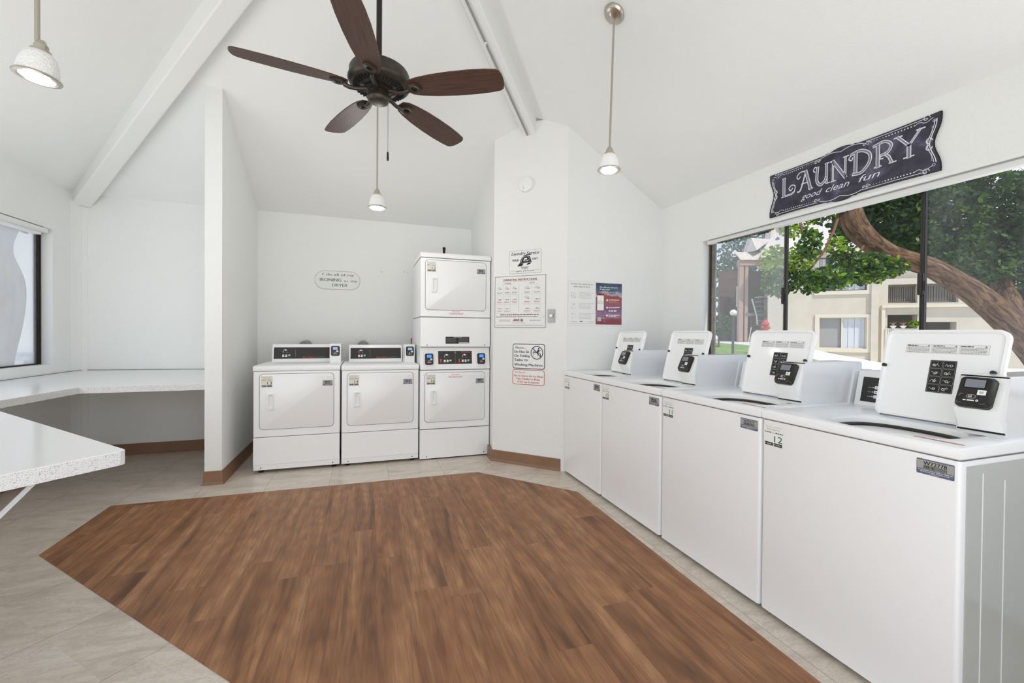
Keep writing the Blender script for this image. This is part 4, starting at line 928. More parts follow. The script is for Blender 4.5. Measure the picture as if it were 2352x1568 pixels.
def inset(k, dy): return [(cxy[0]+(x-cxy[0])*k, cxy[1]+(y-cxy[1])*dy) for x, y in E0]
I1 = inset(.965, .90); a.line(I1[62:76], .004, 'chalk', w); a.line(inset(.945, .86)[62:76], .003, 'chalk', w); a.line(I1[138:152], .004, 'chalk', w); a.line(inset(.945, .86)[138:152], .003, 'chalk', w)
for rng in ((3, 22), (38, 58)):
    a.line(inset(.975, .93)[rng[0]:rng[1]], .0028, 'chalk', w); a.line(inset(.975, .93)[76+rng[0]:76+rng[1]], .0028, 'chalk', w)
for s_, v in ((-1, Hd-.026), (1, .026)):
    for k in range(60):
        u = .05+k*(Wd-.10)/59; c = abs(u-Wd/2)
        if c < .14 or c > .36: continue
        a.disc(u, v, .0022 if c < .22 else .0036, 'chalk', w, 6)
    for sg in (-1, 1):
        for cc, rad in ((.145, .011), (.125, .008)):
            a.curve([(Wd/2+sg*(cc+.0*k)+rad*cos(k*.9)*(1-k*.1), v+rad*sin(k*.9)*(1-k*.1)) for k in range(8)], .003, 'chalk', w, 3)
        a.curve([(Wd/2+sg*(.36+k*.012), v+.006*sin(k*1.3)) for k in range(7)], .0026, 'chalk', w, 3)
        a.curve([(Wd/2+sg*(.405+.016*cos(k*.8)*(1-k*.09)), v-s_*(-.014)*(-1)+.016*sin(k*.8)*(1-k*.09)) for k in range(9)], .003, 'chalk', w, 3)
        a.curve([(Wd/2+sg*(.12-k*.02), v-s_*.010-s_*.012*sin(k*.52)) for k in range(7)], .0035, 'chalk', w, 4)
for sg in (-1, 1):
    for k in range(8):
        a.disc(Wd/2+sg*.428, .06+k*.007, .0018, 'chalk', w, 6); a.disc(Wd/2+sg*.428, Hd-.06-k*.007, .0018, 'chalk', w, 6)
    for q_ in (-1, 1): a.curve([(Wd/2+sg*(.418+.012*cos(k*.8)), Hd/2+q_*(.016+.013*sin(k*.8))) for k in range(7)], .0045, 'chalk', w, 3)
    for v in (.036, Hd-.036): a.ring(Wd/2+sg*.437, v, .007, .002, 'chalk', w, 12); a.disc(Wd/2+sg*.437, v, .003, 'dgrey', w, 8)
V0, HT = .112, .118
def ST(pts, th=.020, cur=False):
    for t_, m_, ww in ((th, 'chalk', w+.0002), (th-.0085, 'chalk2', w+.0006)): (a.curve if cur else a.line)(pts, t_, m_, ww)
def serif(x, y, l=.022):
    a.line([(x-l/2, y), (x+l/2, y)], .0065, 'chalk', w+.0004)
def LT(u0, u1):
    return lambda x, y: (u0+(u1-u0)*x, V0+HT*y)
f = LT(.081, .179); ST([f(.25, .02), f(.25, 1)]); ST([f(.25, .03), f(.75, .03), f(1, .12)], .012, True); a.curve([f(1, .12), f(1.05, .4), f(.8, .5), f(.62, .36), f(.75, .22), f(.88, .32)], .006, 'chalk', w+.0004); serif(*f(.25, 1)); serif(*f(.2, 0))
f = LT(.196, .301); ST([f(.55, 1), f(.85, 0)]); ST([f(.55, .98), f(.25, .12), f(.05, .02)], .009, True); a.line([f(.3, .38), f(.75, .38)], .006, 'chalk', w+.0004); a.curve([f(.55, 1), f(.2, 1.02), f(.0, .85), f(.1, .7), f(.22, .8)], .006, 'chalk', w+.0004); serif(*f(.86, 0), .028)
f = LT(.312, .398); ST([f(.2, .95), f(.15, .3), f(.4, .03), f(.7, .15), f(.8, .3)], .018, True); ST([f(.82, 1), f(.82, .03)], .015); a.curve([f(.2, .9), f(.0, 1.0), f(-.1, .85), f(.02, .75)], .006, 'chalk', w+.0004); serif(*f(.85, 1)); serif(*f(.95, 0))
f = LT(.405, .505); ST([f(.15, 0), f(.15, 1)], .012); ST([f(.15, .98), f(.85, .02)]); ST([f(.85, 1), f(.85, 0)], .012); serif(*f(.1, 1)); serif(*f(.15, 0), .03); serif(*f(.88, 1), .03)
f = LT(.512, .620); ST([f(.3, .98), f(.3, .02)]); ST([f(.1, .98), f(.55, 1.02), f(.95, .75), f(.95, .35), f(.6, .0), f(.2, .01)], .017, True); a.curve([f(.1, .98), f(-.03, .8), f(.1, .7), f(.16, .82)], .006, 'chalk', w+.0004); serif(*f(.28, 0), .03)
f = LT(.630, .734); ST([f(.25, 1), f(.25, 0)]); ST([f(.05, .98), f(.55, 1.04), f(.85, .8), f(.7, .52), f(.4, .46)], .015, True); ST([f(.55, .5), f(.75, .3), f(.88, .02)], .015); a.curve([f(.4, .46), f(.36, .32), f(.5, .3)], .005, 'chalk', w+.0004); serif(*f(.25, 0), .034); serif(*f(.92, 0), .032)
f = LT(.742, .852); ST([f(.05, 1), f(.5, .48)], .015); ST([f(.92, 1.02), f(.5, .48)], .012); ST([f(.5, .5), f(.5, 0)]); serif(*f(.06, 1), .036); serif(*f(.94, 1.02), .034); serif(*f(.5, 0), .044)
a.text('good', .226, .058, .050, 'chalk', w+.0004, shear=.55, width=.115); a.text('clean', .375, .058, .050, 'chalk', w+.0004, shear=.55, width=.13); a.text('fun', .555, .060, .050, 'chalk', w+.0004, shear=.55, width=.105)
a.build('chalk_lettering', LF, bd)
# ------------------------------------------------------------------ ceiling fan
FZ = 2.427; fan = thing('ceiling_fan', 'five-blade brown ceiling fan with bronze motor on a long rod', 'ceiling fan', (.063, 2.358, FZ))
tl = Matrix.Rotation(.045, 4, 'Y') @ Matrix.Rotation(-.006, 4, 'X')
def fo(name, bm, m, parent=None, **k): return obj(name, bm, m, parent or fan, **k)
bm = NB(); lathe(bm, [(.062, .012), (.085, .010), (.138, .022), (.150, .030), (.155, .040), (.155, .046), (.150, .050), (.150, .088), (.143, .102), (.110, .118), (.06, .130), (.03, .135)], 48, mat4=tl); mo = fo('motor_housing', bm, M['bronze'], smooth=True, angle=35)
bm = NB()
for k in range(40):
    m4 = tl @ Matrix.Rotation(2*pi*k/40, 4, 'Z'); b2 = NB(); box(b2, .092, -.0028, .0102, .128, .0028, .0185); b2.transform(m4); me = bpy.data.meshes.new('x'); b2.to_mesh(me); b2.free(); bm.from_mesh(me); bpy.data.meshes.remove(me)
fo('vent_slots', bm, M['rubber'], mo)
bm = NB(); lathe(bm, [(.068, .014), (.070, .0), (.064, -.004), (.055, -.006)], 40, mat4=tl); fo('rotor_ring', bm, M['bronze_dark'], smooth=True, angle=35)
bm = NB(); lathe(bm, [(.050, -.002), (.052, -.030), (.056, -.036), (.056, -.044), (.048, -.056), (.034, -.062), (.012, -.064)], 36, mat4=tl); sw = fo('switch_housing', bm, M['bronze'], smooth=True, angle=35)
bm = NB(); lathe(bm, [(.014, .13), (.014, ZA-FZ-.12)], 16); fo('downrod', bm, M['bronze_dark'], smooth=True, angle=50)
bm = NB(); lathe(bm, [(.02, ZA-FZ-.17), (.06, ZA-FZ-.14), (.075, ZA-FZ-.06), (.075, ZA-FZ-.02)], 32); fo('canopy', bm, M['bronze'], smooth=True, angle=40)
ph0 = 3.225
def blade_outline():
    top = [(.150, .024), (.175, .043), (.22, .055), (.30, .066), (.40, .072), (.50, .073), (.58, .069), (.635, .062), (.650, .050), (.657, .030), (.660, 0)]
    return top+[(x, -y) for x, y in top[::-1][1:]]
for k in range(5):
    m4 = tl @ Matrix.Rotation(ph0+k*2*pi/5, 4, 'Z') @ Matrix.Translation((0, 0, .004))
    pit = m4 @ Matrix.Rotation(radians(-13), 4, 'X')
    bm = NB(); ol = blade_outline(); loft(bm, [[(x, y, z) for x, y in [(c[0]*s0, c[1]*s0+0) for c in ol]] for z, s0 in ((0, 1), (.006, 1))], cap0=True, cap1=True)
    o = obj('blade', bm, M['blade'], fan); o.matrix_local = pit
    bm = NB()                                      # blade iron: arm plus hexagonal ring
    tube(bm, [(.060, 0, -.006), (.085, 0, -.012), (.115, 0, -.020), (.145, 0, -.020), (.168, 0, -.012)], [.013, .011, .010, .011, .012], 8)
    o = obj('blade_iron', bm, M['bronze'], fan, smooth=True, angle=40); o.matrix_local = m4
    bm = NB(); hx = [(.160, -.010), (.178, -.030), (.205, -.034), (.228, -.018), (.235, 0), (.228, .018), (.205, .034), (.178, .030), (.160, .010)]; ci = [(.197+(x-.197)*.42, y*.42) for x, y in hx]
    loft(bm, [[(x, y, -.001) for x, y in hx], [(x, y, -.009) for x, y in hx], [(.197+(x-.197)*.75, y*.75, -.014) for x, y in hx], [(x, y, -.010) for x, y in ci], [(x, y, -.001) for x, y in ci]])
    o2 = obj('blade_bracket', bm, M['bronze'], fan, smooth=True, angle=30); o2.matrix_local = pit
bm = NB(); tube(bm, [(.045, -.015, -.05), (.045, -.016, -.31)], .0018, 6); pc_ = fo('pull_chain', bm, M['nickel'])
bm = NB(); lathe(bm, [(.003, -.31), (.005, -.316), (.006, -.345), (.004, -.355)], 12, mat4=Matrix.Translation((.045, -.016, 0))); obj('fob', bm, M['black'], pc_, smooth=True, angle=40)
# ------------------------------------------------------------------ pendant lamps
def pendant(x, y, zr, ztop, label, tilt=0, tdir='Y', old=False, normal=None, k=1.0, shade_tilt=None):
    """zr = height of the bottom ring"""
    p = thing('pendant_lamp', label, 'pendant lamp', (x, y, zr), 0, 'pendant lamps hanging from the vaulted ceiling')
    T = Matrix.Rotation(tilt, 4, tdir); S2 = T if shade_tilt is None else Matrix.Rotation(shade_tilt[0], 4, shade_tilt[1])
    def po(name, prof, m, parent=p, n=32, mm=T, **kk):
        bm = NB(); lathe(bm, [(r*k, z*k) for r, z in prof], n, mat4=mm, **kk); return obj(name, bm, m, parent, smooth=True, angle=35)
    po('shade', [(.024, .098), (.034, .094), (.046, .080), (.053, .060), (.058, .034), (.061, .006)], M['opal_old'] if old else M['glass_white'], mm=S2, cap=False)
    rg = po('trim_ring', [(.058, .010), (.066, .006), (.069, .001), (.067, -.003), (.056, -.004), (.052, .002), (.052, .006)], M['nickel'], mm=S2, cap=False)
    po('lens', [(.052, .004), (.050, -.001), (.047, -.003), (.030, -.006), (.010, -.0068)], M['lens'], rg, mm=S2)
    po('socket_cap', [(.031, .095), (.030, .103), (.021, .106), (.021, .122), (.017, .126), (.010, .140)], M['nickel'], mm=S2)
    h = (ztop-zr)/k
    bm = NB(); lathe(bm, [(.0062*(1.35 if old else 1), .12*k), (.0062*(1.35 if old else 1), ztop-zr)], 12, mat4=T); obj('rod', bm, M['nickel'], p, smooth=True, angle=50)
    N_ = Vector(normal).normalized(); q = Vector((0, 0, 1)).rotation_difference(N_).to_matrix().to_4x4(); top = T @ Vector((0, 0, ztop-zr))
    bm = NB(); lathe(bm, [(.064, .0), (.064, -.006), (.057, -.016), (.050, -.020), (.044, -.021), (.030, -.024), (.012, -.032)], 36, mat4=Matrix.Translation(top) @ q); obj('canopy', bm, M['nickel'], p, smooth=True, angle=30)
    return p
zc = zR(1.407); pendant(1.382, 2.3, 2.170, zc-.002, 'pendant lamp with white glass shade hanging right of the fan over the washers', tilt=.0265, normal=(.64, 0, 1))
zc2 = zB(.086, 3.56); pendant(.086, 3.56, 2.154, zc2-.002, 'farthest pendant lamp, hanging behind the fan in front of the dryers', normal=(0, .5, 1), k=1.05)
pendant(-1.19, 2.17, 2.150, zL(-1.19)-.002, 'pendant lamp with speckled worn shade at the upper left, nearest the camera', old=True, normal=(-.59, 0, 1), k=1.02, shade_tilt=(.10, 'Y'))
# ------------------------------------------------------------------ outside
M['stucco'] = mat('cream_stucco', (214, 203, 184), .9, bump=.3, bscale=20, var=.06, vscale=2)
M['stucco2'] = mat('beige_stucco_trim', (226, 216, 196), .9)
M['brownst'] = mat('rosy_brown_frame', (176, 148, 132), .85); M['browndk'] = mat('dark_brown_wood', (96, 76, 66), .8, var=.25, vscale=5)
M['shingle'] = mat('pale_roof_shingle', (214, 202, 190), .85, bump=.6, bscale=14, var=.14, vscale=9)
M['bluegable'] = mat('blue_grey_gable', (104, 116, 134), .8); M['winglass'] = mat('dark_window_glass', (70, 82, 92), .12, spec=.8)
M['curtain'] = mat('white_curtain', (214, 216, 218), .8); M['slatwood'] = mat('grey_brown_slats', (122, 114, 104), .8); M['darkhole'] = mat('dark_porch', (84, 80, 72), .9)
M['concrete'] = mat('pale_concrete', (226, 222, 212), .9, var=.05, vscale=2); M['grass'] = mat('lawn_green', (128, 156, 70), .95, var=.25, vscale=4, bump=.4, bscale=60)
M['hydrant'] = mat('red_hydrant_paint', (206, 66, 54), .5); M['globe'] = mat('white_globe', (244, 244, 240), .4); M['lampmetal'] = mat('dark_lamp_metal', (70, 72, 74), .5)
def bark():
    m = mat('rough_bark', (120, 88, 62), .9); g = G(m); tc = g.n('ShaderNodeTexCoord'); uv = g.n('ShaderNodeUVMap')
    mp = g.n('ShaderNodeMapping'); mp.inputs['Scale'].default_value = (11, 3.2, 1); g.l(tc.outputs['UV'], mp.inputs[0])
    n = g.noise(mp.outputs[0], 1.6, 8, .65, 1.0)
    g.l(g.ramp(n, [(.32, lin((48, 33, 24))), (.44, lin((112, 78, 54))), (.58, lin((168, 128, 92))), (.75, lin((200, 168, 134)))]), g.b.inputs['Base Color']); g.bump(n, 1.0, .12); return m
M['bark'] = bark()
def leafm(name, a, b):
    m = bpy.data.materials.new(name); m.use_nodes = True; nt = m.node_tree; nt.nodes.clear()
    o = nt.nodes.new('ShaderNodeOutputMaterial'); d = nt.nodes.new('ShaderNodeBsdfPrincipled'); t = nt.nodes.new('ShaderNodeBsdfTranslucent'); x = nt.nodes.new('ShaderNodeMixShader')
    d.inputs['Base Color'].default_value = (*lin(a), 1); d.inputs['Roughness'].default_value = .45; t.inputs[0].default_value = (*lin(b), 1); x.inputs[0].default_value = .45
    nt.links.new(d.outputs[0], x.inputs[1]); nt.links.new(t.outputs[0], x.inputs[2]); nt.links.new(x.outputs[0], o.inputs[0]); return m
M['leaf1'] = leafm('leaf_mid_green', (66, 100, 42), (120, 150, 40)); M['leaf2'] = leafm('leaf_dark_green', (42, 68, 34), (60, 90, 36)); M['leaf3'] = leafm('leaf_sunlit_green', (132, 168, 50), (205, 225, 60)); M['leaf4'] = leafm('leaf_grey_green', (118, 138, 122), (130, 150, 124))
# ground: gently rising lawn and pavement
def zg(x, y):
    r = sqrt(x*x+y*y); az = math.degrees(math.atan2(x, y)); t = max(0, min(1, (r-5)/12)); s_ = max(0, min(1, (60-az)/10))
    return -.12+t*(.32+.72*s_)
def ground(name, x0, y0, x1, y1, n, m, f=None, dz=0):
    bm = NB(); vs = [[bm.verts.new((x0+(x1-x0)*i/n, y0+(y1-y0)*j/n, zg(x0+(x1-x0)*i/n, y0+(y1-y0)*j/n)+dz)) for j in range(n+1)] for i in range(n+1)]
    for i in range(n):
        for j in range(n):
            c = ((x0+(x1-x0)*(i+.5)/n), (y0+(y1-y0)*(j+.5)/n))
            if f is None or f(*c): bm.faces.new((vs[i][j], vs[i+1][j], vs[i+1][j+1], vs[i][j+1]))
    bmesh.ops.delete(bm, geom=[v for v in bm.verts if not v.link_faces], context='VERTS')
    o = obj(name, bm, m, smooth=True); o['kind'] = 'structure'; return o
ground('ground', 2.8, -12, 60, 60, 70, M['concrete'])
ground('ground', -30, -25, -2.75, 40, 4, M['concrete'])
def azr(x, y): return math.degrees(math.atan2(x, y)), sqrt(x*x+y*y)
def inlawn(x, y):
    a, r = azr(x, y); return (40 < a < 58 and 9 < r < 16.2-.22*(a-47)**1 and r < 17.5)
ground('ground_lawn', 5, 4, 16, 15, 90, M['grass'], inlawn, .012)
# main apartment block; facade frame: u along the wall (to the right), v up, w towards the laundry room
FB = frame((16.1, 10.93, 0), (.743, -.669, 0), (0, 0, 1))
def fbox(bm, u0, v0, w0, u1, v1, w1): box(bm, u0, v0, w0, u1, v1, w1)
bld = thing('apartment_building', 'cream stucco apartment block with brown stair tower seen through the right window', 'building', (16.1, 10.93, 0))
def bo_(name, bm, m, parent=None, **k):
    bm.transform(Matrix.Translation((-16.1, -10.93, 0)) @ FB); return obj(name, bm, m, parent or bld, **k)
def wallh(u0, u1, v0, v1, holes, w0=-.25, w1=0):
    bm = NB(); us = sorted({u0, u1, *[h[0] for h in holes], *[h[2] for h in holes]}); vs = sorted({v0, v1, *[h[1] for h in holes], *[h[3] for h in holes]})
    for a, b in zip(us, us[1:]):
        for c, d in zip(vs, vs[1:]):
            if not any(a >= h[0]-1e-6 and b <= h[2]+1e-6 and c >= h[1]-1e-6 and d <= h[3]+1e-6 for h in holes): box(bm, a, c, w0, b, d, w1)
    return bm
bo_('wall', wallh(-2.3, .84, 0, 4.22, [(-.72, 2.79, .69, 4.0), (-.69, .74, .70, 1.845)]), M['stucco'])
for (u0, v0, u1, v1, st) in ((-.72, 2.79, .69, 4.0, 0), (-.69, .74, .70, 1.845, 1)):
    bm = wallh(u0-.13, u1+.15, v0-.13, v1+.11, [(u0, v0, u1, v1)], 0, .05); tr = bo_('window_trim', bm, M['stucco2'])
    bm = wallh(u0, u1, v0, v1, [(u0+.03, v0+.03, (u0+u1)/2-.02, v1-.03), ((u0+u1)/2+.02, v0+.03, u1-.03, v1-.03)], -.08, -.03); wf_ = bo_('window_frame', bm, M['alu_mid'] if not st else M['stucco2'])
    bm = NB(); box(bm, u0, v0, -.12, u1, v1, -.11); bo_('window_glass', bm, M['winglass'], wf_)
    bm = NB(); n = 14
    for k in range(n):
        if (k in (2, 3) and not st) or (st and k < 7): continue
        a = u0+.03+(u1-u0-.06)*k/n; box(bm, a, v0+.02, -.105+(.012 if k % 2 else 0), a+(u1-u0-.06)/n*.97, v1-.02, -.098+(.012 if k % 2 else 0))
    bo_('curtain', bm, M['curtain'], wf_)
    if st: bm = NB(); box(bm, u0+.03, v0+.03, -.105, (u0+u1)/2-.02, v1-.03, -.1); bo_('insect_screen', bm, M['grey'], wf_)
bm = wallh(.84, 6.5, 0, 3.17, [(1.317, 2.33, 2.105, 2.97), (2.25, 2.33, 3.16, 2.97), (1.31, .9, 2.11, 1.93), (2.28, .9, 3.12, 1.68)], -.5, -.1); bo_('balcony_wall', bm, M['stucco'])
bm = NB(); box(bm, .80, 0, -.9, 1.0, 3.19, .10); bo_('pier', bm, M['stucco'])
bm = NB(); box(bm, 1.12, 2.17, -.1, 6.5, 2.26, .03); box(bm, 1.12, .2, -.1, 1.22, 2.17, .0); bo_('ledge', bm, M['stucco2'])
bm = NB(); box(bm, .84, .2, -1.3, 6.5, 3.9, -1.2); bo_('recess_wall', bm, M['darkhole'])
for u0, u1 in ((1.317, 2.105), (2.25, 3.16)):
    bm = NB(); n = 13
    for k in range(n): a = u0+(u1-u0)*k/n; box(bm, a, 2.38, -.32, a+(u1-u0)/n*.78, 2.90, -.28)
    box(bm, u0, 2.90, -.34, u1, 2.97, -.24); box(bm, u0, 2.33, -.34, u1, 2.39, -.24); bo_('balcony_rail', bm, M['slatwood'])
bm = NB(); box(bm, 1.30, 3.2, -1.19, 6.5, 3.5, -1.1); box(bm, 1.9, 3.0, -1.19, 6.5, 4.1, -1.15); bo_('upper_wall', bm, M['stucco'])
bm = NB(); box(bm, 1.38, 3.22, -1.12, 1.80, 3.6, -1.08); bo_('upper_window', bm, M['winglass'])
bm = NB(); n = 16
for k in range(n): a = 1.22+.95*k/n; box(bm, a, .55, .0, a+.95/n*.8, 1.42, .03)
box(bm, 1.22, 1.42, -.01, 2.17, 1.46, .04); bo_('patio_fence', bm, M['stucco2'])
bm = NB(); vs_ = [(-2.6, 4.17, .35), (1.15, 4.17, .35), (1.15, 6.3, -3.2), (-1.2, 6.3, -3.2)]; prism(bm, vs_, (0, .10, 0)); bo_('roof', bm, M['shingle'])
bm = NB(); box(bm, -2.6, 4.08, .30, 1.15, 4.20, .37); bo_('fascia', bm, M['stucco2'])
bm = NB(); vs_ = [(.9, 3.95, -1.0), (8, 3.95, -1.0), (8, 6.0, -4.5), (.9, 6.0, -4.5)]; prism(bm, vs_, (0, .10, 0)); bo_('roof', bm, M['shingle'])
bm = NB(); box(bm, 2.9, 5.3, -3.6, 3.25, 6.2, -3.2); bo_('chimney', bm, M['brownst'])
# potted plants on the patio
for u, h in ((1.42, .1), (1.72, .14)):
    bm = NB(); lathe(bm, [(.05, 1.46), (.075, 1.56), (.08, 1.575)], 12, mat4=FB @ Matrix.Translation((u, 0, -.0)) @ Matrix.Rotation(0, 4, 'X')) if 0 else None
def pt(u, v, w=0): return FB @ Vector((u, v, w))
for i, u in enumerate((1.43, 1.70)):
    p = pt(u, 1.465, .02); bm = NB(); lathe(bm, [(.04, 0), (.085, .07), (.09, .085), (.05, .086)], 14, mat4=Matrix.Translation(p)); o = obj('plant_pot', bm, M['white'])
    tag(o, ('small white plant pot on the patio fence, nearer the window wall' if i == 0 else 'small white plant pot on the patio fence under the hanging stems'), 'plant pot')
    bm = NB()
    for k in range(9): a = k*2.4; tube(bm, [(p.x, p.y, p.z+.07), (p.x+.05*cos(a), p.y+.05*sin(a), p.z+.16), (p.x+.10*cos(a), p.y+.10*sin(a), p.z+.17+.03*(k % 3))], [.007, .006, .002], 5)
    obj('stems', bm, M['brownst'], o)
# stair tower left of it
tw = bld
FT_ = frame((13.83, 13.30, 0), (.944, -.32, 0), (0, 0, 1))
def to_(name, bm, m, parent=None): bm.transform(Matrix.Translation((-16.1, -10.93, 0)) @ FT_); return obj(name, bm, m, parent or tw)
for u0, u1 in ((.0, .16), (.22, .34), (1.95, 2.05)):
    bm = NB(); box(bm, u0, .6, -.1, u1, 4.0, .05); to_('post', bm, M['brownst'])
bm = NB(); box(bm, -.02, 3.9, -.15, 2.2, 4.12, .08); to_('beam', bm, M['brownst'])
bm = NB(); box(bm, .1, .6, -1.9, 2.6, 3.95, -1.8); to_('rear_wall', bm, M['browndk'])
bm = NB(); box(bm, 2.05, .6, -1.9, 2.75, 3.95, -.1); to_('side_wall', bm, M['stucco'])
bm = NB(); box(bm, .42, 2.35, -1.0, .75, 3.2, -.95); to_('panel', bm, M['stucco2'])
bm = NB()
for j in range(2):
    z0 = 1.35+j*.0
for k in range(20): box(bm, .3+k*.085, 2.05, -.02, .32+k*.085, 2.62, 0)
box(bm, .3, 2.60, -.03, 2.0, 2.64, .01); to_('upper_railing', bm, M['lampmetal'])
bm = NB(); box(bm, .25, 1.93, -1.0, 2.3, 2.05, .06); to_('landing', bm, M['slatwood'])
bm = NB()
for k in range(26): box(bm, .45+k*.07, .9, .0, .465+k*.07, 1.85, .02)
for k in range(7): box(bm, .45, .95+k*.15, 0, 2.25, .97+k*.15, .02)
to_('lattice', bm, M['slatwood'])
bm = NB()
for k in range(10): box(bm, 1.05, 1.0+k*.19, -.6-.02*k, 1.3, 1.03+k*.19, -.4)
to_('stair_treads', bm, M['stucco2'])
bm = NB(); tube(bm, [(.50, 2.6, .03), (.68, 1.95, .05), (.72, 1.6, .05)], .03, 8); tube(bm, [(.48, 1.5, .05), (.36, .8, .05)], .02, 8); to_('handrail', bm, M['stucco2'])
bm = NB(); prism(bm, [(.0, 4.10, .15), (1.2, 4.10, .15), (1.05, 4.48, -.3), (-.02, 4.48, -.3)], (0, 0, -.08)); to_('lower_roof', bm, M['shingle'])
bm = NB(); prism(bm, [(.45, 4.48, -.3), (.62, 4.48, .1), (1.45, 5.0, -.3), (.62, 5.05, -.3)], (0, 0, -.3)); to_('gable_roof', bm, M['shingle'])
bm = NB(); prism(bm, [(1.02, 4.12, .16), (1.95, 4.12, .16), (1.86, 4.35, .16), (1.42, 5.0, .16), (1.0, 4.42, .16)], (0, 0, -.1)); to_('blue_gable', bm, M['bluegable'])
bm = NB(); prism(bm, [(1.42, 5.0, -.4), (1.6, 5.75, -.5), (2.5, 4.6, -.5), (2.5, 4.12, -.5), (1.9, 4.12, -.4)], (0, 0, -.4)); to_('white_gable', bm, M['stucco2'])
bm = NB(); prism(bm, [(1.6, 5.85, -.45), (3.9, 5.95, -2.5), (3.9, 4.2, .2), (2.55, 4.5, .0)], (0, .0, -.12)); to_('upper_roof', bm, M['shingle'])
bm = NB(); box(bm, 2.35, 2.75, -.1, 2.45, 3.05, 0); to_('wall_lamp', bm, M['teal'])
# hydrant, globe lamp
bm = NB(); hx_, hy_ = 10.45, 9.13; zh = zg(hx_, hy_)
H0 = 1.32-zh
lathe(bm, [(.10, 0), (.10, .04), (.075, .05), (.075, H0+.14), (.10, H0+.15), (.10, H0+.18), (.08, H0+.22), (.05, H0+.27), (.02, H0+.29), (.02, H0+.32)], 18, mat4=Matrix.Translation((hx_, hy_, zh)))
for s_ in (-1, 1): lathe(bm, [(.04, .07), (.045, .13), (.03, .15)], 10, mat4=Matrix.Translation((hx_, hy_, zh+H0+.08)) @ Matrix.Rotation(s_*pi/2, 4, 'Y'))
o = obj('fire_hydrant', bm, M['hydrant'], smooth=True, angle=40); tag(o, 'red fire hydrant on the lawn behind the hazy left pane', 'fire hydrant')
gl_ = thing('garden_lamp', 'garden lamp with a white globe on a dark post beyond the left pane', 'lamp', (9.615, 9.42, zg(9.6, 9.4)))
zz_ = zg(9.6, 9.4)
bm = NB(); bmesh.ops.create_uvsphere(bm, u_segments=24, v_segments=14, radius=.088, matrix=Matrix.Translation((0, 0, 1.80-zz_))); obj('globe', bm, M['globe'], gl_, smooth=True)
bm = NB(); lathe(bm, [(.05, 0), (.035, .05), (.03, 1.68-zz_), (.05, 1.70-zz_), (.05, 1.72-zz_)], 12); obj('post', bm, M['lampmetal'], gl_, smooth=True, angle=40)
# foliage
def leaves(bm, c, r, n, size, mats, rnd, shell=.35, flat=.5):
    for _ in range(n):
        while 1:
            p = Vector((rnd.uniform(-1, 1), rnd.uniform(-1, 1), rnd.uniform(-1, 1)))
            if p.length <= 1: break
        if rnd.random() < shell and p.length > 0: p = p.normalized()*rnd.uniform(.8, 1.02)
        p = Vector((c[0]+p.x*r[0], c[1]+p.y*r[1], c[2]+p.z*r[2]))
        s = size*rnd.uniform(.6, 1.25); d = Vector((rnd.uniform(-1, 1), rnd.uniform(-1, 1), rnd.uniform(-.9, .5))).normalized(); u = d.orthogonal().normalized(); u = (Matrix.Rotation(rnd.uniform(0, 6.28), 3, d) @ u)
        q = [p, p+d*s*.30+u*s*.26, p+d*s*.72+u*s*.24, p+d*s, p+d*s*.72-u*s*.24, p+d*s*.30-u*s*.26]
        f = bm.faces.new([bm.verts.new(v) for v in q]); f.material_index = mats(p, rnd)
def trunk(bm, pts, rs, n=20, uvs=True):
    uvl = bm.loops.layers.uv.verify(); pts = [Vector(p) for p in pts]; P = []; Rr = []
    for i in range(len(pts)-1):
        p0, p1, p2, p3 = pts[max(i-1, 0)], pts[i], pts[i+1], pts[min(i+2, len(pts)-1)]
        for k in range(6):
            u = k/6; P.append(.5*((2*p1)+(p2-p0)*u+(2*p0-5*p1+4*p2-p3)*u*u+(3*p1-p0-3*p2+p3)*u**3)); Rr.append(rs[i]+(rs[i+1]-rs[i])*u)
    P.append(pts[-1]); Rr.append(rs[-1]); pu = Vector((0, 0, 1)); rings = []; L = 0; Ls = []
    for i, p in enumerate(P):
        t = (P[min(i+1, len(P)-1)]-P[max(i-1, 0)]).normalized(); a = (pu-t*pu.dot(t)).normalized(); b = t.cross(a); pu = a; ring = []
        if i: L += (P[i]-P[i-1]).length
        Ls.append(L)
        for k in range(n):
            an = 2*pi*k/n; d = a*cos(an)+b*sin(an); rr2 = Rr[i]*(1+.10*noise.noise(Vector((cos(an)*2, sin(an)*2, L*1.5)))+.05*noise.noise(Vector((cos(an)*6, sin(an)*6, L*2)))); ring.append(bm.verts.new(p+d*rr2))
        rings.append(ring)
    for i, (r0, r1) in enumerate(zip(rings, rings[1:])):
        for k in range(n):
            f = bm.faces.new((r0[k], r0[(k+1) % n], r1[(k+1) % n], r1[k]))
            for lp, (uu, vv) in zip(f.loops, ((k, i), (k+1, i), (k+1, i+1), (k, i+1))): lp[uvl].uv = (uu/n, Ls[vv])
    return bm
tr = thing('tree', 'big leaning tree with thick rough brown trunk and dense green crown outside', 'tree', (8.6, 2.7, -.1))
def tro(name, bm, m, parent=None, **k): bm.transform(Matrix.Translation((-8.6, -2.7, .1))); return obj(name, bm, m, parent or tr, **k)
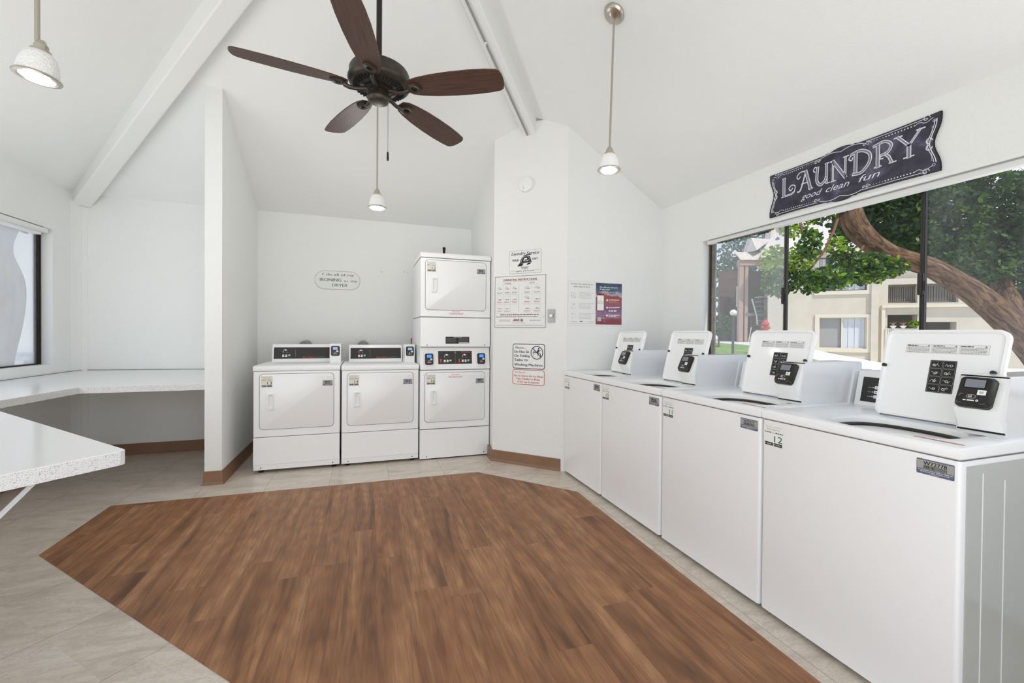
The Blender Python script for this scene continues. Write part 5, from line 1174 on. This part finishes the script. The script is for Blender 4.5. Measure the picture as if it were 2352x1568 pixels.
bm = NB(); trunk(bm, [(8.9, 2.45, -.75), (8.7, 2.5, -.3)]+[(8.09, 2.745, 0.388), (7.694, 2.885, 0.904), (7.422, 2.98, 1.224), (7.268, 3.087, 1.453), (7.146, 3.183, 1.623), (6.959, 3.248, 1.77), (6.822, 3.349, 1.907), (6.655, 3.459, 2.041), (6.424, 3.538, 2.12), (6.251, 3.65, 2.203), (6.1, 3.756, 2.337), (5.932, 3.814, 2.489), (5.827, 3.851, 2.653), (5.774, 3.871, 2.845), (5.731, 3.889, 3.12)]+[(5.45, 4.1, 3.9)], [.40, .34, .21, .175, .155, .145, .135, .13, .125, .12, .115, .112, .118, .125, .13, .13, .125, .11], 28)
tro('trunk', bm, M['bark'], smooth=True)
bm = NB(); trunk(bm, [(8.1, 2.9, .55), (8.9, 3.6, 1.5), (9.5, 4.3, 2.8), (9.7, 4.5, 4.2)], [.12, .12, .10, .07], 16); tro('limb', bm, M['bark'], smooth=True)
for pts, r0 in (([(5.75, 3.95, 2.8), (5.5, 3.85, 2.5), (5.2, 3.75, 2.2), (4.95, 3.75, 1.95)], .022), ([(5.2, 3.75, 2.2), (4.9, 3.85, 2.1), (4.8, 3.95, 1.9)], .014), ([(5.6, 4.0, 3.0), (5.2, 4.1, 2.7), (4.9, 3.8, 2.45), (4.85, 3.7, 2.15)], .018), ([(6.0, 3.8, 2.4), (5.7, 3.7, 2.15), (5.4, 3.65, 1.95)], .016)):
    bm = NB(); tube(bm, pts, [r0, r0*.8, r0*.6, r0*.4][:len(pts)], 6); tro('twig', bm, M['bark'], smooth=True)
FOL = [('b', 5.67, 3.581, 2.0, 0.29, 0.19), ('b', 5.127, 3.657, 1.87, 0.31, 0.13), ('b', 4.835, 3.655, 2.25, 0.12, 0.18), ('b', 4.91, 3.73, 1.82, 0.23, 0.12), ('y', 4.906, 3.84, 2.1, 0.15, 0.2), ('b', 4.776, 3.987, 1.84, 0.22, 0.18), ('y', 4.992, 4.234, 2.16, 0.17, 0.20), ('b', 5.527, 3.736, 2.13, 0.2, 0.12), ('b', 5.9, 3.498, 2.02, 0.24, 0.10), ('b', 5.45, 4.061, 2.78, 0.30, 0.14), ('y', 5.2, 4.149, 2.58, 0.2, 0.13), ('b', 5.523, 3.629, 1.90, 0.3, 0.07), ('y', 6.0, 3.5, 1.98, .1, .06), ('y', 5.4, 3.75, 2.28, .12, .1)]
DK = [(7.168, 4.139, 3.0, 0.43, 0.31), (7.522, 4.227, 2.62, 0.40, 0.30), (6.932, 4.221, 3.1, 0.37, 0.19), (8.379, 4.154, 3.05, 0.46, 0.36), (8.32, 4.168, 2.55, 0.44, 0.30), (9.087, 4.121, 2.5, 0.54, 0.40), (9.406, 4.019, 3.0, 0.41, 0.36), (9.603, 3.944, 2.375, 0.41, 0.61), (8.815, 4.011, 3.5, 0.4, 0.22), (9.378, 3.82, 3.5, 0.2, 0.18), (8.8, 4.014, 2.25, 0.45, 0.25), (7.993, 3.95, 2.24, 0.30, 0.16), (9.127, 3.687, 2.7, 0.19, 0.38), (8.128, 4.244, 3.62, 0.4, 0.25), (8.759, 4.245, 3.95, 0.6, 0.27), (7.3, 4.0, 3.3, 0.45, 0.3), (7.9, 4.3, 4.1, .7, .3), (6.6, 4.3, 3.5, .5, .25), (9.7, 3.6, 1.75, .3, .35), (7.9, 4.4, 2.8, .35, .4), (6.7, 4.4, 2.75, .3, .22)]
rnd = random.Random(11); bm = NB()
for k, x, y, z, rx, rz in FOL:
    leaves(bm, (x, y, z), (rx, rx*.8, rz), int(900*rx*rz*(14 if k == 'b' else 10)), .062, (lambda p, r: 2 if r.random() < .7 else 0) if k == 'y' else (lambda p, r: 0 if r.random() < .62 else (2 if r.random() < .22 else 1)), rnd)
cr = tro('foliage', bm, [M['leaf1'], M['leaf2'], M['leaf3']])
bm = NB()
for x, y, z, rx, rz in DK:
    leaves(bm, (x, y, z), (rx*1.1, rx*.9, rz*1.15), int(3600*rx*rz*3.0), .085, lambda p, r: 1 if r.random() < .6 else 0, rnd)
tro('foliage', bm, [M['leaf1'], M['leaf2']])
# distant grey-green tree, shrub
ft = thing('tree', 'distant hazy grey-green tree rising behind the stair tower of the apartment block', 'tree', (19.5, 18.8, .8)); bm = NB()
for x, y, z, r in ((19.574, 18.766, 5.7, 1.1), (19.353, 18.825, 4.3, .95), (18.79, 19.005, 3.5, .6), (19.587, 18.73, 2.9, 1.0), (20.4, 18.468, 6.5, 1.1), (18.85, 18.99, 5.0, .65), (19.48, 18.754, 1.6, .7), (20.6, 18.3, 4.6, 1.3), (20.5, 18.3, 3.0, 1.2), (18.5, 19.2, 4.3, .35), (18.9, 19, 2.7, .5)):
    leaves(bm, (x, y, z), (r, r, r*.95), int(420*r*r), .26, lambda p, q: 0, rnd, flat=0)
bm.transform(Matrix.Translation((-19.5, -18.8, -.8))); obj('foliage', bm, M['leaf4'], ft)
bm = NB(); trunk(bm, [(0, 0, 0), (.1, 0, 2), (.2, -.1, 4.5)], [.25, .2, .1], 12); obj('trunk', bm, M['bark'], ft, smooth=True)
sh = thing('shrub', 'round green shrub seen at the lower left of the hazy pane', 'shrub', (10.75, 11.1, zg(10.7, 11.1))); bm = NB()
leaves(bm, (10.83, 11.12, 1.50), (.30, .30, .34), 1500, .07, lambda p, q: 0 if q.random() < .6 else 1, rnd, shell=.7)
for k in range(60):
    a = rnd.uniform(0, 6.28); b = Vector((10.55+.06*cos(a), 11.2+.06*sin(a), 1.15)); tube(bm, [b, b+Vector((.14*cos(a), .14*sin(a), .25)), b+Vector((.30*cos(a), .30*sin(a), .30+rnd.uniform(0, .15)))], [.01, .008, .001], 4, mi=2)
zs_ = zg(10.7, 11.1); bm.transform(Matrix.Translation((-10.75, -11.1, -zs_))); obj('foliage', bm, [M['leaf1'], M['leaf2'], M['leaf3']], sh)
bm = NB(); lathe(bm, [(.03, 0), (.02, .5)], 8); obj('stem', bm, M['bark'], sh)
hd = thing('shrub', 'bright green potted bush on top of the patio fence', 'shrub', (17.5, 9.6, .3)); bm = NB(); c_ = pt(1.95, 1.62, .16)
leaves(bm, c_, (.17, .12, .085), 700, .06, lambda p, q: 2 if q.random() < .5 else 0, rnd, shell=.7); bm.transform(Matrix.Translation((-17.5, -9.6, -.3))); obj('foliage', bm, [M['leaf1'], M['leaf2'], M['leaf3']], hd)
# what the milky left window looks onto
lt = thing('tree', 'pale tree trunk blurred behind the milky left window', 'tree', (-7.2, 10.2, -.2)); bm = NB()
trunk(bm, [(-6.5, 10.4, -.3), (-6.2, 10.3, .8), (-5.95, 10.2, 1.9), (-6.2, 10.4, 2.8), (-5.5, 10.3, 4)], [.30, .22, .17, .14, .1], 16); bm.transform(Matrix.Translation((7.2, -10.2, .2))); obj('trunk', bm, M['bark'], lt, smooth=True)
bm = NB()
for x, y, z, r in ((-6.9, 10.6, 3.4, .9), (-5.6, 10.4, 3.6, .8), (-8.0, 10.2, 3.2, 1.0)): leaves(bm, (x, y, z), (r, r, r*.6), int(900*r), .13, lambda p, q: 0, rnd)
bm.transform(Matrix.Translation((7.2, -10.2, .2))); obj('foliage', bm, M['leaf2'], lt)
ob_ = thing('outbuilding', 'white walled building blurred behind the milky left window', 'building', (-15, 15, 0))
bm = NB(); box(bm, -22-(-15), 17-15, -.3, -9-(-15), 20-15, 4.2); obj('wall', bm, M['board'], ob_); 
for k in range(3): bm = NB(); box(bm, -6+k*2.6, 1.9, .2, -5.3+k*2.6, 2.0, 3.6); obj('column', bm, M['darkhole'], ob_)
PEND_LENS = []
DOOR_E, RW_E, LW_E, PEND_E, EXPO = 33.5, 7.8, 16, 2.3, 0.0
# ------------------------------------------------------------------ world, lights, camera
w = bpy.data.worlds.new('daylight'); SC.world = w; w.use_nodes = True; nt = w.node_tree; nt.nodes.clear()
def wnn(t): return nt.nodes.new(t)
o = wnn('ShaderNodeOutputWorld'); bg = wnn('ShaderNodeBackground'); nt.links.new(bg.outputs[0], o.inputs[0])
tc = wnn('ShaderNodeTexCoord'); sp = wnn('ShaderNodeSeparateXYZ'); nt.links.new(tc.outputs['Generated'], sp.inputs[0])
r = wnn('ShaderNodeValToRGB'); e = r.color_ramp.elements; e[0].position = .0; e[0].color = (*lin((246, 249, 255)), 1); e[1].position = .45; e[1].color = (*lin((112, 164, 232)), 1)
nt.links.new(sp.outputs[2], r.inputs[0])
n = wnn('ShaderNodeTexNoise'); n.inputs['Scale'].default_value = 3.5; n.inputs['Detail'].default_value = 6
mp = wnn('ShaderNodeMapping'); mp.inputs['Scale'].default_value = (1, 1, 2.6); nt.links.new(tc.outputs['Generated'], mp.inputs[0]); nt.links.new(mp.outputs[0], n.inputs['Vector'])
r2 = wnn('ShaderNodeValToRGB'); r2.color_ramp.elements[0].position = .47; r2.color_ramp.elements[1].position = .62; nt.links.new(n.outputs['Fac'], r2.inputs[0])
mx = wnn('ShaderNodeMix'); mx.data_type = 'RGBA'; nt.links.new(r2.outputs[0], mx.inputs[0]); nt.links.new(r.outputs[0], mx.inputs[6]); mx.inputs[7].default_value = (1, 1, 1, 1)
nt.links.new(mx.outputs[2], bg.inputs[0]); bg.inputs[1].default_value = 1.15
def light(name, kind, loc, rot, energy, **k):
    l = bpy.data.lights.new(name, kind); l.energy = energy
    for a, v in k.items(): setattr(l, a, v)
    ob = bpy.data.objects.new(name, l); COL.objects.link(ob); ob.location = loc; ob.rotation_euler = rot; return ob
sun = light('sun', 'SUN', (0, 0, 10), (0, 0, 0), 3.2, angle=.01, color=(1, .96, .88))
sun.rotation_euler = Vector((-.12, .62, -1)).to_track_quat('-Z', 'Y').to_euler()
def area(name, loc, d, sx, sy, en, col=(1, 1, 1)):
    l = light(name, 'AREA', loc, (0, 0, 0), en, shape='RECTANGLE', size=sx, size_y=sy, color=col)
    l.rotation_euler = Vector(d).to_track_quat('-Z', 'Y').to_euler(); return l
area('doorway_fill', (-.55, YF-.05, 1.2), (0, 1, .35), 3.4, 2.0, DOOR_E)  # fill lamp added behind the camera, tilted up to brighten ceiling and room
area('right_window_daylight', (XW+.02, .35, 1.45), (-1, .1, .8), .95, .9, RW_E)
area('left_window_daylight', (XL-.03, 2.7, 1.45), (1, .1, .35), 2.0, .95, LW_E)
for x, y, z, k in ((1.376, 2.3, 2.15, .8), (.086, 3.56, 2.13, 2.4), (-1.2, 2.17, 2.13, .4)):
    light('pendant_fill', 'POINT', (x, y, z-.055), (0, 0, 0), PEND_E*k, shadow_soft_size=.05, color=(1, .98, .95))  # fill lamps added under the pendant lenses to even out the room light
cd = bpy.data.cameras.new('camera'); cam = bpy.data.objects.new('camera', cd); COL.objects.link(cam); SC.camera = cam
cd.sensor_width = 36; cd.lens = 36*1000.41/2352; cd.shift_y = -9.34/2352; cd.clip_start = .05; cd.clip_end = 500
ya, pi_, ro = radians(18.68346), radians(-.57683), radians(.48462)
f_ = Vector((sin(ya)*cos(pi_), cos(ya)*cos(pi_), sin(pi_))); rt = Vector((cos(ya), -sin(ya), 0)); up = rt.cross(f_)
r2_ = rt*cos(ro)+up*sin(ro); u2 = -rt*sin(ro)+up*cos(ro); b_ = -f_
cam.matrix_world = Matrix(((r2_.x, u2.x, b_.x, 0), (r2_.y, u2.y, b_.y, 0), (r2_.z, u2.z, b_.z, 1.19), (0, 0, 0, 1)))
vs = SC.view_settings; vs.view_transform = 'Standard'; vs.look = 'None'; vs.gamma = 1; vs.use_curve_mapping = False; vs.exposure = EXPO
cy = SC.cycles; cy.max_bounces = 9; cy.diffuse_bounces = 6; cy.use_adaptive_sampling = True; cy.adaptive_threshold = .025; cy.glossy_bounces = 4; cy.transparent_max_bounces = 12; cy.use_denoising = True
cy.caustics_reflective = False; cy.caustics_refractive = False; cy.sample_clamp_indirect = 6
